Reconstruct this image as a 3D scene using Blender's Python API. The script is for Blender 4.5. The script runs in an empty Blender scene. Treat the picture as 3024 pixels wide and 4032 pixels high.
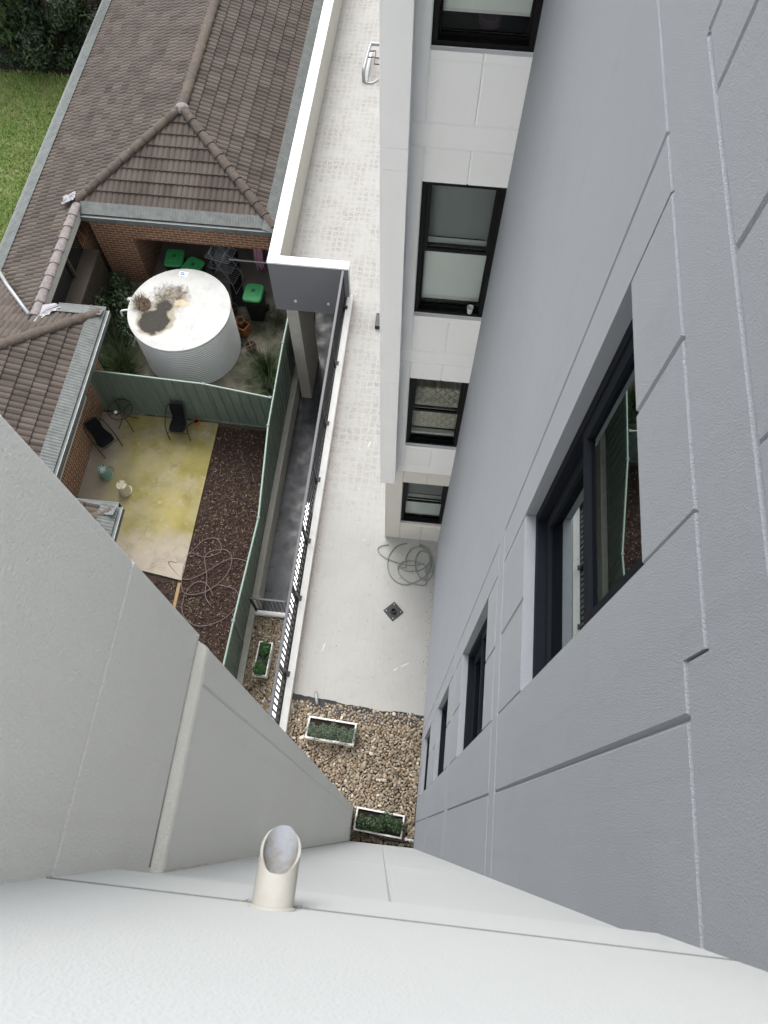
import bpy, bmesh, math, random
from mathutils import Vector, Matrix, noise
random.seed(7)
scene = bpy.context.scene
C = scene.collection
PI = math.pi
# ------------------------------------------------------------------ camera
RW = ((0.99445812, 0.10504708, 0.00426127), (0.09777527, -0.90920001, -0.40471636), (-0.03863993, 0.40289012, -0.91443234))
cam_d = bpy.data.cameras.new('camera'); cam = bpy.data.objects.new('camera', cam_d); C.objects.link(cam)
m = Matrix.Identity(4)
for i in range(3):
    m[i][0] = RW[0][i]; m[i][1] = -RW[1][i]; m[i][2] = -RW[2][i]
m[2][3] = 13.2
cam.matrix_world = m
cam_d.sensor_fit = 'HORIZONTAL'; cam_d.sensor_width = 36; cam_d.lens = 2879.46 * 36 / 3024
cam_d.clip_start = 0.02; cam_d.clip_end = 500
cam_d.dof.use_dof = True; cam_d.dof.focus_distance = 13; cam_d.dof.aperture_fstop = 18
scene.camera = cam
# ------------------------------------------------------------------ light
w = bpy.data.worlds.new('World'); scene.world = w; w.use_nodes = True
nt = w.node_tree; bg = nt.nodes['Background']
sky = nt.nodes.new('ShaderNodeTexSky'); sky.sky_type = 'NISHITA'; sky.sun_disc = False
sky.sun_elevation = math.radians(52); sky.sun_rotation = math.radians(342); sky.dust_density = 3
hs = nt.nodes.new('ShaderNodeHueSaturation'); hs.inputs['Saturation'].default_value = 0.22
nt.links.new(sky.outputs[0], hs.inputs['Color']); nt.links.new(hs.outputs[0], bg.inputs['Color'])
bg.inputs['Strength'].default_value = 0.15
sd = bpy.data.lights.new('sun', 'SUN'); sd.energy = 0.95; sd.angle = math.radians(40); sd.color = (1, .98, .95)
so = bpy.data.objects.new('sun', sd); C.objects.link(so)
az, el = math.radians(342), math.radians(52)
dv = Vector((math.sin(az) * math.cos(el), math.cos(az) * math.cos(el), math.sin(el)))
so.rotation_euler = dv.to_track_quat('Z', 'Y').to_euler(); so.location = (0, 0, 30)
scene.view_settings.view_transform = 'Standard'; scene.view_settings.look = 'None'
scene.view_settings.exposure = 1.15; scene.view_settings.gamma = 1

# ------------------------------------------------------------------ materials
class NT:
    def __init__(s, name):
        s.m = bpy.data.materials.new(name); s.m.use_nodes = True; s.t = s.m.node_tree
        s.b = s.t.nodes['Principled BSDF']; s.tc = s.t.nodes.new('ShaderNodeTexCoord')
        s.P = s.tc.outputs['Object']
    def n(s, typ, **k):
        nd = s.t.nodes.new('ShaderNode' + typ)
        for a, v in k.items(): setattr(nd, a, v)
        return nd
    def l(s, a, b): s.t.links.new(a, b)
    def noise(s, sc, det=3, rough=.55, vec=None, dist=0):
        nd = s.n('TexNoise'); nd.inputs['Scale'].default_value = sc; nd.inputs['Detail'].default_value = det
        nd.inputs['Roughness'].default_value = rough; nd.inputs['Distortion'].default_value = dist
        s.l(vec or s.P, nd.inputs['Vector']); return nd.outputs['Fac']
    def ramp(s, fac, stops):
        nd = s.n('ValToRGB'); cr = nd.color_ramp
        while len(cr.elements) < len(stops): cr.elements.new(.5)
        for e, (p, c) in zip(cr.elements, stops):
            e.position = p; e.color = (c if len(c) == 4 else (*c, 1)) if hasattr(c, '__len__') else (c, c, c, 1)
        s.l(fac, nd.inputs['Fac']); return nd.outputs['Color']
    def mix(s, fac, a, b, typ='MIX'):
        nd = s.n('Mix', data_type='RGBA', blend_type=typ)
        for v, i in ((fac, 0), (a, 6), (b, 7)):
            if hasattr(v, 'is_linked') : s.l(v, nd.inputs[i])
            elif i == 0: nd.inputs[0].default_value = v
            else: nd.inputs[i].default_value = (*v, 1) if len(v) == 3 else v
        return nd.outputs[2]
    def math(s, op, a, b=0.0, clamp=False):
        nd = s.n('Math', operation=op, use_clamp=clamp)
        for v, i in ((a, 0), (b, 1)):
            if hasattr(v, 'is_linked'): s.l(v, nd.inputs[i])
            else: nd.inputs[i].default_value = v
        return nd.outputs[0]
    def xyz(s):
        nd = s.n('SeparateXYZ'); s.l(s.P, nd.inputs[0]); return nd.outputs
    def comb(s, x, y, z=0.0):
        nd = s.n('CombineXYZ')
        for v, i in ((x, 0), (y, 1), (z, 2)):
            if hasattr(v, 'is_linked'): s.l(v, nd.inputs[i])
            else: nd.inputs[i].default_value = v
        return nd.outputs[0]
    def col(s, v):
        if hasattr(v, 'is_linked'): s.l(v, s.b.inputs['Base Color'])
        else: s.b.inputs['Base Color'].default_value = (*v, 1)
    def rough(s, v):
        if hasattr(v, 'is_linked'): s.l(v, s.b.inputs['Roughness'])
        else: s.b.inputs['Roughness'].default_value = v
    def bump(s, h, dist=.002, strength=1.0):
        nd = s.n('Bump'); nd.inputs['Distance'].default_value = dist; nd.inputs['Strength'].default_value = strength
        s.l(h, nd.inputs['Height']); s.l(nd.outputs[0], s.b.inputs['Normal'])
    def island(s):
        return s.n('NewGeometry').outputs['Random Per Island']

def simple(name, c, rough=.6, var=.12, sc=9, metal=0, bump=0, bsc=80, spec=.5):
    t = NT(name); n = t.noise(sc, 5)
    t.col(t.mix(n, tuple(v * (1 - var) for v in c), tuple(min(1, v * (1 + var)) for v in c)))
    t.rough(rough); t.b.inputs['Metallic'].default_value = metal; t.b.inputs['Specular IOR Level'].default_value = spec
    if bump: t.bump(t.noise(bsc, 3), bump)
    return t.m

def render_mat(name, c, dirt=(.5, .48, .42), amt=.12, bsc=200, bd=.0032):
    t = NT(name)
    a = t.noise(1.3, 6, .6); b = t.noise(14, 5, .6)
    base = t.mix(a, tuple(v * .95 for v in c), tuple(min(1, v * 1.04) for v in c))
    st = t.ramp(t.noise(4.5, 8, .68), [(.58, 0), (.78, 1)])
    base = t.mix(t.math('MULTIPLY', st, amt), base, dirt)
    # vertical rain streaks
    x = t.xyz(); v = t.comb(t.math('MULTIPLY', t.math('ADD', x[0], x[1]), 16.0), t.math('MULTIPLY', x[2], .35))
    sk = t.ramp(t.noise(1.0, 4, .6, vec=v), [(.55, 0), (.8, 1)])
    base = t.mix(t.math('MULTIPLY', sk, amt * .7), base, dirt)
    pt = t.ramp(t.noise(.55, 3, .5), [(.45, 0), (.6, 1)])
    base = t.mix(t.math('MULTIPLY', pt, amt * .45), base, tuple(v * .86 for v in c))
    sc_ = t.comb(t.math('MULTIPLY', t.math('ADD', x[0], x[1]), 7.0), t.math('MULTIPLY', x[2], 30.0))
    ck = t.ramp(t.noise(1.0, 3, .6, vec=sc_), [(.73, 0), (.76, 1)])
    base = t.mix(t.math('MULTIPLY', ck, amt * .9), base, tuple(min(1, v * 1.25) for v in c))
    spk = t.ramp(t.noise(55, 2, .5), [(.2, (1, 1, 1)), (.26, (0, 0, 0))])
    base = t.mix(t.math('MULTIPLY', spk, .25), base, dirt)
    t.col(base); t.rough(.82); t.b.inputs['Specular IOR Level'].default_value = .3
    h = t.math('ADD', t.noise(bsc, 4, .7), t.math('MULTIPLY', t.noise(bsc * .3, 3, .6), .35))
    t.bump(h, bd, .85)
    return t.m

M = {}
M['grey_render'] = render_mat('blue_grey_render', (.325, .340, .368), (.22, .225, .23), .22, 220, .0075)
M['white_render'] = render_mat('white_render', (.86, .865, .865), (.6, .59, .56))
M['near_render'] = render_mat('near_white_render', (.515, .533, .533), (.41, .40, .37), .14, 260, .0032)
M['wing_render'] = render_mat('warm_grey_render', (.88, .87, .82), (.58, .55, .50), .16, 150, .012)
M['beige_render'] = render_mat('beige_render', (.66, .64, .59), (.45, .43, .38))
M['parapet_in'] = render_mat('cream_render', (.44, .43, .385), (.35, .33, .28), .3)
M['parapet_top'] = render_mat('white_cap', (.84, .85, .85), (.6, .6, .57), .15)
M['dark_box'] = simple('slate_paint', (.17, .175, .195), .6, .06, 3, bump=.001, bsc=200)
M['black_frame'] = simple('black_aluminium', (.005, .005, .006), .5, .2, 20, spec=.15)
M['navy_frame'] = simple('charcoal_aluminium', (.010, .012, .016), .7, .15, 15, spec=.06)
M['rail_top'] = simple('rail_grey', (.075, .078, .09), .5, .1, 8)
M['rail_dark'] = simple('rail_black', (.014, .014, .016), .45, .2, 20)
M['concrete'] = simple('weathered_concrete', (.40, .39, .355), .85, .25, 5, bump=.004, bsc=40)
M['kerb_white'] = render_mat('kerb_paint', (.66, .655, .63), (.3, .26, .22), .5, 60)
M['white_gloss'] = simple('gloss_white', (.9, .9, .9), .12, .02, 3, metal=.5)
M['grime_shade'] = simple('corner_grime_shade', (.30, .29, .265), .9, .3, 25)
M['ledge'] = simple('weathered_ledge', (.84, .82, .75), .85, .12, 30, bump=.004, bsc=180)
M['joint'] = simple('joint_bead', (.17, .172, .17), .8, .1, 25)
M['near_shaded'] = render_mat('near_white_render_shaded', (.485, .50, .505), (.39, .38, .36), .12, 260, .003)  # same paint as the upper face, darkened to carry the recess shade
M['pvc'] = None
M['black_plastic'] = simple('black_plastic', (.012, .012, .012), .5, .3, 8)
M['galv'] = simple('galvanised', (.34, .35, .36), .45, .2, 12, metal=.4)
M['lead'] = simple('lead_flashing', (.30, .30, .32), .5, .25, 18, bump=.006, bsc=25)
M['terracotta'] = simple('terracotta', (.38, .13, .055), .8, .25, 15)
M['dark_pot'] = simple('old_pot', (.10, .055, .04), .8, .35, 15)
M['orange_wood'] = simple('orange_timber', (.30, .10, .03), .6, .2, 10)
M['wicker'] = simple('black_wicker', (.008, .008, .010), .85, .4, 60, bump=.006, bsc=120, spec=.15)
M['tube_black'] = simple('black_tube', (.01, .01, .012), .35, .1)
M['soil'] = simple('potting_soil', (.02, .014, .010), .95, .5, 25, bump=.02, bsc=60)
M['timber'] = simple('dark_timber', (.07, .055, .042), .8, .3, 12)
M['pine'] = simple('pale_timber', (.30, .20, .10), .8, .3, 8)
M['brown_hose'] = simple('brown_hose', (.13, .09, .085), .5, .1)
M['green_hose'] = simple('grey_green_hose', (.20, .23, .19), .45, .2, 6)
M['copper'] = simple('copper_pipe', (.04, .022, .018), .45, .2)
M['fascia'] = simple('fascia_white', (.5, .5, .47), .6, .15)
M['white_paint'] = simple('white_paint', (.75, .75, .73), .5, .12, 20)
M['white_plastic'] = simple('white_plastic', (.72, .73, .72), .35, .06)
M['blind'] = simple('blind_fabric', (.86, .89, .87), .8, .05, 3)
M['grey_blind'] = simple('grey_blind_fabric', (.27, .29, .29), .8, .08, 3)
M['room'] = simple('dim_room', (.05, .052, .055), .9, .2, 2)
M['pink'] = simple('pink_cloth', (.40, .2, .28), .9, .2)
M['plum'] = simple('plum_cloth', (.10, .05, .09), .9, .2)
M['navy'] = simple('navy_cloth', (.02, .03, .09), .9, .2)
M['rack'] = simple('rack_steel', (.36, .38, .40), .4, .1, metal=.3)
M['bin_body'] = simple('bin_black', (.008, .010, .009), .5, .2)
M['bin_green'] = simple('bin_green', (.035, .26, .085), .5, .2, 7)
M['blue'] = simple('blue_ink', (.02, .18, .5), .5, .05)
M['mat_black'] = simple('black_mat', (.006, .006, .007), .9, .2)
M['wood_trunk'] = simple('bark', (.06, .045, .03), .9, .3, 12)
M['flush_white'] = simple('flaked_white', (.54, .54, .53), .6, .05)

t = NT('pvc_old'); x = t.noise(6, 5, .6)
t.col(t.mix(t.ramp(x, [(.42, 0), (.7, 1)]), (.43, .425, .40), (.33, .305, .26))); t.rough(.75); t.b.inputs['Specular IOR Level'].default_value = .2; M['pvc'] = t.m
t = NT('pvc_inside'); t.col(t.mix(t.ramp(t.noise(16, 5, .7), [(.42, 0), (.62, 1)]), (.26, .275, .30), (.20, .175, .13))); t.rough(.85); t.b.inputs['Specular IOR Level'].default_value = .1; M['pvc_in'] = t.m

# glass : tinted see-through with mirror-like fresnel reflection
t = NT('window_glass'); nt = t.t
gl = t.n('BsdfGlossy'); gl.inputs['Roughness'].default_value = .01; gl.inputs['Color'].default_value = (.38, .42, .42, 1)
tr = t.n('BsdfTransparent'); tr.inputs['Color'].default_value = (.94, .97, .96, 1)
fr = t.n('Fresnel'); fr.inputs['IOR'].default_value = 1.5
mx = t.n('MixShader'); t.l(fr.outputs[0], mx.inputs[0]); t.l(tr.outputs[0], mx.inputs[1]); t.l(gl.outputs[0], mx.inputs[2])
t.l(mx.outputs[0], nt.nodes['Material Output'].inputs['Surface']); M['glass'] = t.m
t = NT('dark_window_glass'); t.col((.012, .015, .018)); t.rough(.02); t.b.inputs['IOR'].default_value = 2.0; M['dark_glass'] = t.m

# brick
def brick(name, c1, c2, mortar, soldier=False):
    t = NT(name); x = t.xyz(); u = t.math('ADD', x[0], x[1])
    vec = t.comb(u, x[2]) if not soldier else t.comb(x[2], u)
    bk = t.n('TexBrick'); bk.offset = .5 if not soldier else 0; t.l(vec, bk.inputs['Vector'])
    bk.inputs['Scale'].default_value = 1; bk.inputs['Brick Width'].default_value = .24; bk.inputs['Row Height'].default_value = .086
    bk.inputs['Mortar Size'].default_value = .0075; bk.inputs['Mortar Smooth'].default_value = .15
    bk.inputs['Color1'].default_value = (*c1, 1); bk.inputs['Color2'].default_value = (*c2, 1); bk.inputs['Mortar'].default_value = (*mortar, 1)
    c = t.mix(.5, bk.outputs['Color'], t.ramp(t.noise(30, 5, .7), [(.3, .6), (.7, 1.25)]), 'MULTIPLY')
    t.col(t.mix(t.math('MULTIPLY', t.ramp(t.noise(3, 5), [(.5, 0), (.8, 1)]), .3), c, (.10, .06, .04))); t.rough(.88)
    t.bump(t.math('SUBTRACT', 1.0, bk.outputs['Fac']), .004)
    return t.m
M['brick'] = brick('brown_brick', (.26, .125, .070), (.18, .088, .052), (.62, .46, .33))
M['brick_s'] = brick('soldier_brick', (.26, .125, .070), (.18, .088, .052), (.62, .46, .33), True)

# roof tiles
t = NT('roof_tile'); isl = t.island()
c = t.ramp(isl, [(0, (.044, .031, .025)), (.5, (.070, .052, .043)), (1, (.098, .076, .063))])
c = t.mix(t.ramp(t.noise(2.2, 7, .65), [(.35, 0), (.7, 1)]), c, t.mix(.5, c, (.095, .082, .068)))
c = t.mix(t.math('MULTIPLY', t.ramp(t.noise(60, 4, .7), [(.6, 0), (.75, 1)]), .55), c, (.17, .165, .14))
t.col(c); t.rough(.85); t.bump(t.noise(150, 3), .003); M['tile'] = t.m
t = NT('ridge_cap'); isl = t.island()
c = t.ramp(isl, [(0, (.066, .050, .040)), (1, (.10, .078, .062))])
c = t.mix(t.ramp(t.noise(9, 7, .7), [(.5, 0), (.75, 1)]), c, (.15, .13, .105))
t.col(c); t.rough(.85); t.bump(t.noise(90, 4), .004); M['cap'] = t.m
t = NT('grey_cap'); c = t.ramp(t.noise(9, 7, .7), [(.3, (.14, .12, .12)), (.6, (.25, .22, .215)), (.75, (.10, .09, .08))])
t.col(c); t.rough(.9); t.bump(t.noise(60, 4), .006); M['cap_grey'] = t.m
t = NT('gutter_guard'); c = t.mix(t.ramp(t.noise(5, 7, .7), [(.35, 0), (.7, 1)]), (.085, .098, .094), (.15, .162, .158))
c = t.mix(t.math('MULTIPLY', t.ramp(t.noise(40, 5, .7), [(.62, 0), (.72, 1)]), .6), c, (.36, .36, .33))
t.col(c); t.rough(.6); M['guard'] = t.m

# fence sheet
t = NT('sage_steel'); x = t.xyz()
v = t.comb(t.math('MULTIPLY', t.math('ADD', x[0], x[1]), 9.0), t.math('MULTIPLY', x[2], .8))
c = t.mix(t.ramp(t.noise(1, 5, .6, vec=v), [(.4, 0), (.75, 1)]), (.115, .155, .128), (.17, .208, .18))
c = t.mix(t.math('MULTIPLY', t.ramp(t.noise(25, 5, .7), [(.6, 0), (.8, 1)]), .4), c, (.06, .09, .06))
t.col(c); t.rough(.5); M['fence'] = t.m
M['fence_cap'] = simple('sage_cap', (.21, .29, .245), .45, .1, 6)

# terrace coating : off-white with the print of old paving blocks, scuffs and rust
t = NT('terrace_coating'); x = t.xyz()
wob = t.noise(6, 4)
u = t.math('ADD', x[0], t.math('MULTIPLY', wob, .13)); vv = t.math('ADD', x[1], t.math('MULTIPLY', t.noise(5, 4), .15))
bk = t.n('TexBrick'); bk.offset = 0; t.l(t.comb(u, vv), bk.inputs['Vector']); bk.inputs['Scale'].default_value = 1
bk.inputs['Brick Width'].default_value = .145; bk.inputs['Row Height'].default_value = .165; bk.inputs['Mortar Size'].default_value = .032; bk.inputs['Mortar Smooth'].default_value = 1.0
blk = t.math('SUBTRACT', 1.0, bk.outputs['Fac'])
area = t.ramp(t.noise(1.5, 7, .7), [(.40, .05), (.60, 1)])
farm = t.n('MapRange'); t.l(x[1], farm.inputs[0]); farm.inputs[1].default_value = 4.9; farm.inputs[2].default_value = 7.5
fine = t.ramp(t.noise(11, 7, .78), [(.38, .05), (.62, 1)])
k = t.math('MULTIPLY', t.math('MULTIPLY', t.math('MULTIPLY', blk, area), farm.outputs[0]), fine)
base = t.mix(t.noise(.9, 6, .6), (.30, .294, .275), (.41, .407, .39))
farc = t.mix(t.math('MULTIPLY', farm.outputs[0], .6), base, (.375, .368, .352))
c = t.mix(t.math('MULTIPLY', k, .7), farc, (.165, .160, .152))
sp = t.ramp(t.noise(7, 9, .75), [(.58, 0), (.72, 1)])
c = t.mix(t.math('MULTIPLY', sp, .48), c, (.19, .175, .155))
ru = t.ramp(t.noise(1.7, 6, .6), [(.64, 0), (.76, 1)])
c = t.mix(t.math('MULTIPLY', ru, .22), c, (.30, .21, .12))
sv = t.comb(t.math('MULTIPLY', x[0], 22.0), t.math('MULTIPLY', x[1], 2.2))
st = t.ramp(t.noise(1, 6, .7, vec=sv), [(.5, 0), (.8, 1)])
c = t.mix(t.math('MULTIPLY', st, .28), c, (.24, .23, .215))
dk = t.ramp(t.noise(22, 4, .6), [(.22, 1), (.27, 0)])
c = t.mix(t.math('MULTIPLY', dk, .5), c, (.12, .11, .1))
wt = t.ramp(t.noise(13, 3, .5), [(.74, 0), (.77, 1)])
c = t.mix(wt, c, (.7, .7, .7))
# grime against the kerb
gk = t.n('MapRange'); t.l(x[0], gk.inputs[0]); gk.inputs[1].default_value = -1.62; gk.inputs[2].default_value = -1.79; gk.inputs[3].default_value = 0; gk.inputs[4].default_value = 1
c = t.mix(t.math('MULTIPLY', t.math('MULTIPLY', t.math('MULTIPLY', gk.outputs[0], t.math('LESS_THAN', x[1], 10.95)), t.noise(6, 6, .7)), .7, True), c, (.20, .14, .115))
gw = t.n('MapRange'); t.l(x[0], gw.inputs[0]); gw.inputs[1].default_value = -3.25; gw.inputs[2].default_value = -3.39
c = t.mix(t.math('MULTIPLY', gw.outputs[0], t.math('MULTIPLY', t.noise(6, 6, .7), .8)), c, (.17, .15, .13))
t.col(c); t.rough(.75); t.bump(t.math('ADD', t.noise(35, 5, .7), t.math('MULTIPLY', k, .6)), .004); M['terrace'] = t.m

# patio slab : algae
t = NT('patio_algae'); x = t.xyz()
g1 = t.ramp(t.noise(.85, 7, .62, dist=.4), [(.40, 0), (.56, 1)])
yy = t.n('MapRange'); t.l(t.math('ADD', x[1], t.math('MULTIPLY', t.noise(1.2, 5), 1.4)), yy.inputs[0]); yy.inputs[1].default_value = 6.4; yy.inputs[2].default_value = 7.1
xx = t.n('MapRange'); t.l(t.math('ADD', x[0], t.math('MULTIPLY', t.noise(1.3, 5), .9)), xx.inputs[0]); xx.inputs[1].default_value = -7.6; xx.inputs[2].default_value = -7.2
g = t.math('MULTIPLY', t.math('MULTIPLY', t.math('ADD', t.math('MULTIPLY', g1, .42), .52), yy.outputs[0]), xx.outputs[0])
con = t.mix(t.noise(2, 7, .65), (.28, .245, .20), (.42, .365, .295))
alg = t.mix(t.ramp(t.noise(1.4, 6, .6), [(.35, 0), (.65, 1)]), (.20, .175, .036), (.31, .265, .085))
c = t.mix(g, con, alg)
c = t.mix(t.math('MULTIPLY', t.ramp(t.noise(3.5, 8, .75), [(.56, 0), (.66, 1)]), .6), c, (.38, .355, .30))
c = t.mix(t.math('MULTIPLY', t.ramp(t.noise(2.2, 7, .7, dist=1), [(.55, 0), (.75, 1)]), .55), c, (.09, .08, .045))
c = t.mix(t.math('MULTIPLY', t.ramp(t.noise(60, 4, .7), [(.55, 0), (.7, 1)]), .3), c, (.10, .09, .045))
t.col(c); t.rough(.9); t.bump(t.noise(60, 5, .7), .003); M['patio'] = t.m
# mossy concrete yard
t = NT('yard_concrete')
c = t.mix(t.ramp(t.noise(1.6, 7, .65), [(.4, 0), (.65, 1)]), (.05, .055, .028), (.26, .235, .19))
c = t.mix(t.math('MULTIPLY', t.ramp(t.noise(9, 7, .75), [(.55, 0), (.68, 1)]), .6), c, (.06, .05, .035))
t.col(c); t.rough(.92); t.bump(t.noise(30, 5), .006); M['yard'] = t.m
M['porch'] = simple('porch_concrete', (.20, .18, .155), .85, .25, 3)
# deck membrane
t = NT('deck_membrane')
c = t.mix(t.ramp(t.noise(1.6, 7, .65, dist=.8), [(.38, 0), (.72, 1)]), (.028, .031, .038), (.115, .12, .135))
c = t.mix(t.math('MULTIPLY', t.ramp(t.noise(30, 3), [(.72, 0), (.76, 1)]), .5), c, (.3, .3, .3))
t.col(c); t.rough(t.ramp(t.noise(3, 5), [(.3, .25), (.7, .6)])); M['deck'] = t.m
# pebbles / chips / foliage by island
def island_mat(name, stops, rough=.7, noise_sc=0, var=.25, trans=False):
    t = NT(name); c = t.ramp(t.island(), stops)
    if noise_sc: c = t.mix(var, c, t.ramp(t.noise(noise_sc, 4, .6), [(.3, .5), (.7, 1.5)]), 'MULTIPLY')
    t.col(c); t.rough(rough)
    return t.m
M['pebble'] = island_mat('river_pebble', [(0, (.13, .10, .07)), (.2, (.22, .165, .11)), (.42, (.31, .235, .15)), (.58, (.24, .205, .16)), (.74, (.35, .275, .19)), (.9, (.29, .26, .21)), (.97, (.52, .46, .38))], .6, 30, .35)
M['chip'] = island_mat('mulch_chip', [(0, (.018, .009, .007)), (.45, (.055, .024, .017)), (.76, (.10, .05, .035)), (.9, (.17, .12, .09)), (1, (.34, .28, .22))], .9)
M['leaf_dark'] = island_mat('dark_leaf', [(0, (.012, .028, .010)), (.6, (.025, .055, .016)), (1, (.05, .095, .025))], .45)
M['leaf_hedge'] = island_mat('hedge_leaf', [(0, (.010, .022, .008)), (.6, (.024, .050, .014)), (.92, (.045, .08, .022)), (1, (.10, .13, .04))], .5)
M['leaf_fern'] = island_mat('ferny_leaf', [(0, (.03, .07, .015)), (.6, (.06, .13, .025)), (1, (.11, .19, .04))], .55)
M['leaf_sage'] = island_mat('sage_leaf', [(0, (.05, .08, .05)), (.6, (.09, .13, .08)), (1, (.16, .2, .13))], .6)
M['leaf_bright'] = island_mat('glossy_leaf', [(0, (.012, .05, .008)), (.6, (.025, .10, .015)), (1, (.05, .16, .03))], .4)
M['blade'] = island_mat('strap_leaf', [(0, (.02, .04, .012)), (.7, (.045, .08, .03)), (1, (.14, .15, .07))], .5)
M['dry'] = island_mat('dry_grass', [(0, (.07, .06, .03)), (.5, (.14, .13, .06)), (1, (.26, .22, .12))], .7)
M['grass'] = island_mat('lawn_blade', [(0, (.10, .18, .03)), (.6, (.19, .29, .055)), (.9, (.27, .33, .10)), (1, (.42, .38, .19))], .6)
t = NT('lawn_soil'); t.col(t.mix(t.ramp(t.noise(1.2, 6, .6), [(.4, 0), (.65, 1)]), (.09, .15, .028), (.20, .20, .08))); t.rough(.9); M['lawn'] = t.m
t = NT('mulch_base'); t.col(t.mix(t.noise(12, 7, .7), (.02, .013, .011), (.065, .042, .033))); t.rough(.95); t.bump(t.noise(50, 5), .02); M['mulch'] = t.m
t = NT('pebble_bed'); t.col((.035, .027, .02)); t.rough(.95); M['bed'] = t.m
# tank
t = NT('tank_steel'); x = t.xyz(); groove_shade = t.ramp(t.math('SINE', t.math('MULTIPLY', x[2], 2 * PI * 21 / 1.62)), [(.0, 1), (.35, 0)])  # dark bands in the rib valleys paint in the groove shade
t.col(t.mix(t.math('MULTIPLY', groove_shade, .6), t.mix(t.noise(4, 5), (.70, .71, .715), (.80, .81, .815)), (.20, .205, .205))); t.rough(.4); M['tank'] = t.m
t = NT('tank_lid'); x = t.xyz()   # local coordinates, centre of tank
def blob(cx, cy, r, soft=.12, nsc=4, amp=.35, sx=1, sy=1):
    dx = t.math('MULTIPLY', t.math('SUBTRACT', x[0], cx), 1 / sx); dy = t.math('MULTIPLY', t.math('SUBTRACT', x[1], cy), 1 / sy)
    d = t.math('SQRT', t.math('ADD', t.math('MULTIPLY', dx, dx), t.math('MULTIPLY', dy, dy)))
    d = t.math('ADD', d, t.math('MULTIPLY', t.math('SUBTRACT', t.noise(nsc, 6, .65), .5), amp))
    mr = t.n('MapRange'); t.l(d, mr.inputs[0]); mr.inputs[1].default_value = r + soft; mr.inputs[2].default_value = r
    return mr.outputs[0]
c = t.mix(t.ramp(t.noise(3, 7, .7), [(.45, 0), (.75, 1)]), (.50, .50, .485), (.40, .40, .395))
halo = t.math('MAXIMUM', blob(-.52, -.36, .46, .08, 4, .35, 1, 1.1), blob(-.24, .30, .30, .18, 6, .6, 1.1, 1))
c = t.mix(t.math('MULTIPLY', halo, .75), c, (.24, .195, .12))
b1 = t.math('MULTIPLY', blob(-.30, .42, .30, .12, 9, .9, 1.2, .9), t.ramp(t.noise(7, 7, .75), [(.36, 0), (.62, 1)]))
c = t.mix(t.math('MULTIPLY', b1, .9), c, (.03, .022, .015))
b2 = t.math('MAXIMUM', blob(-.55, -.46, .36, .06, 3.0, .38, 1, 1), blob(-.42, .02, .18, .08, 5, .3))
c = t.mix(b2, c, t.mix(t.noise(14, 6, .7), (.010, .008, .006), (.04, .032, .022)))
c = t.mix(t.math('MULTIPLY', blob(.02, .20, .10, .05, 6, .3, 1.4, .8), .7), c, (.55, .45, .31))
c = t.mix(t.math('MULTIPLY', t.ramp(t.noise(16, 7, .75), [(.6, 0), (.72, 1)]), .22), c, (.42, .42, .40))
t.col(c); t.rough(.8); M['tank_lid'] = t.m
# quilted mattress
t = NT('quilt'); x = t.xyz()
a = t.math('ABSOLUTE', t.math('SINE', t.math('MULTIPLY', t.math('ADD', x[0], t.math('MULTIPLY', x[2], .7)), 24.0)))
b = t.math('ABSOLUTE', t.math('SINE', t.math('MULTIPLY', t.math('SUBTRACT', x[0], t.math('MULTIPLY', x[2], .7)), 24.0)))
t.col((.62, .58, .49)); t.rough(.8); t.bump(t.math('POWER', t.math('MULTIPLY', a, b), .4), .03); M['quilt'] = t.m

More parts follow.
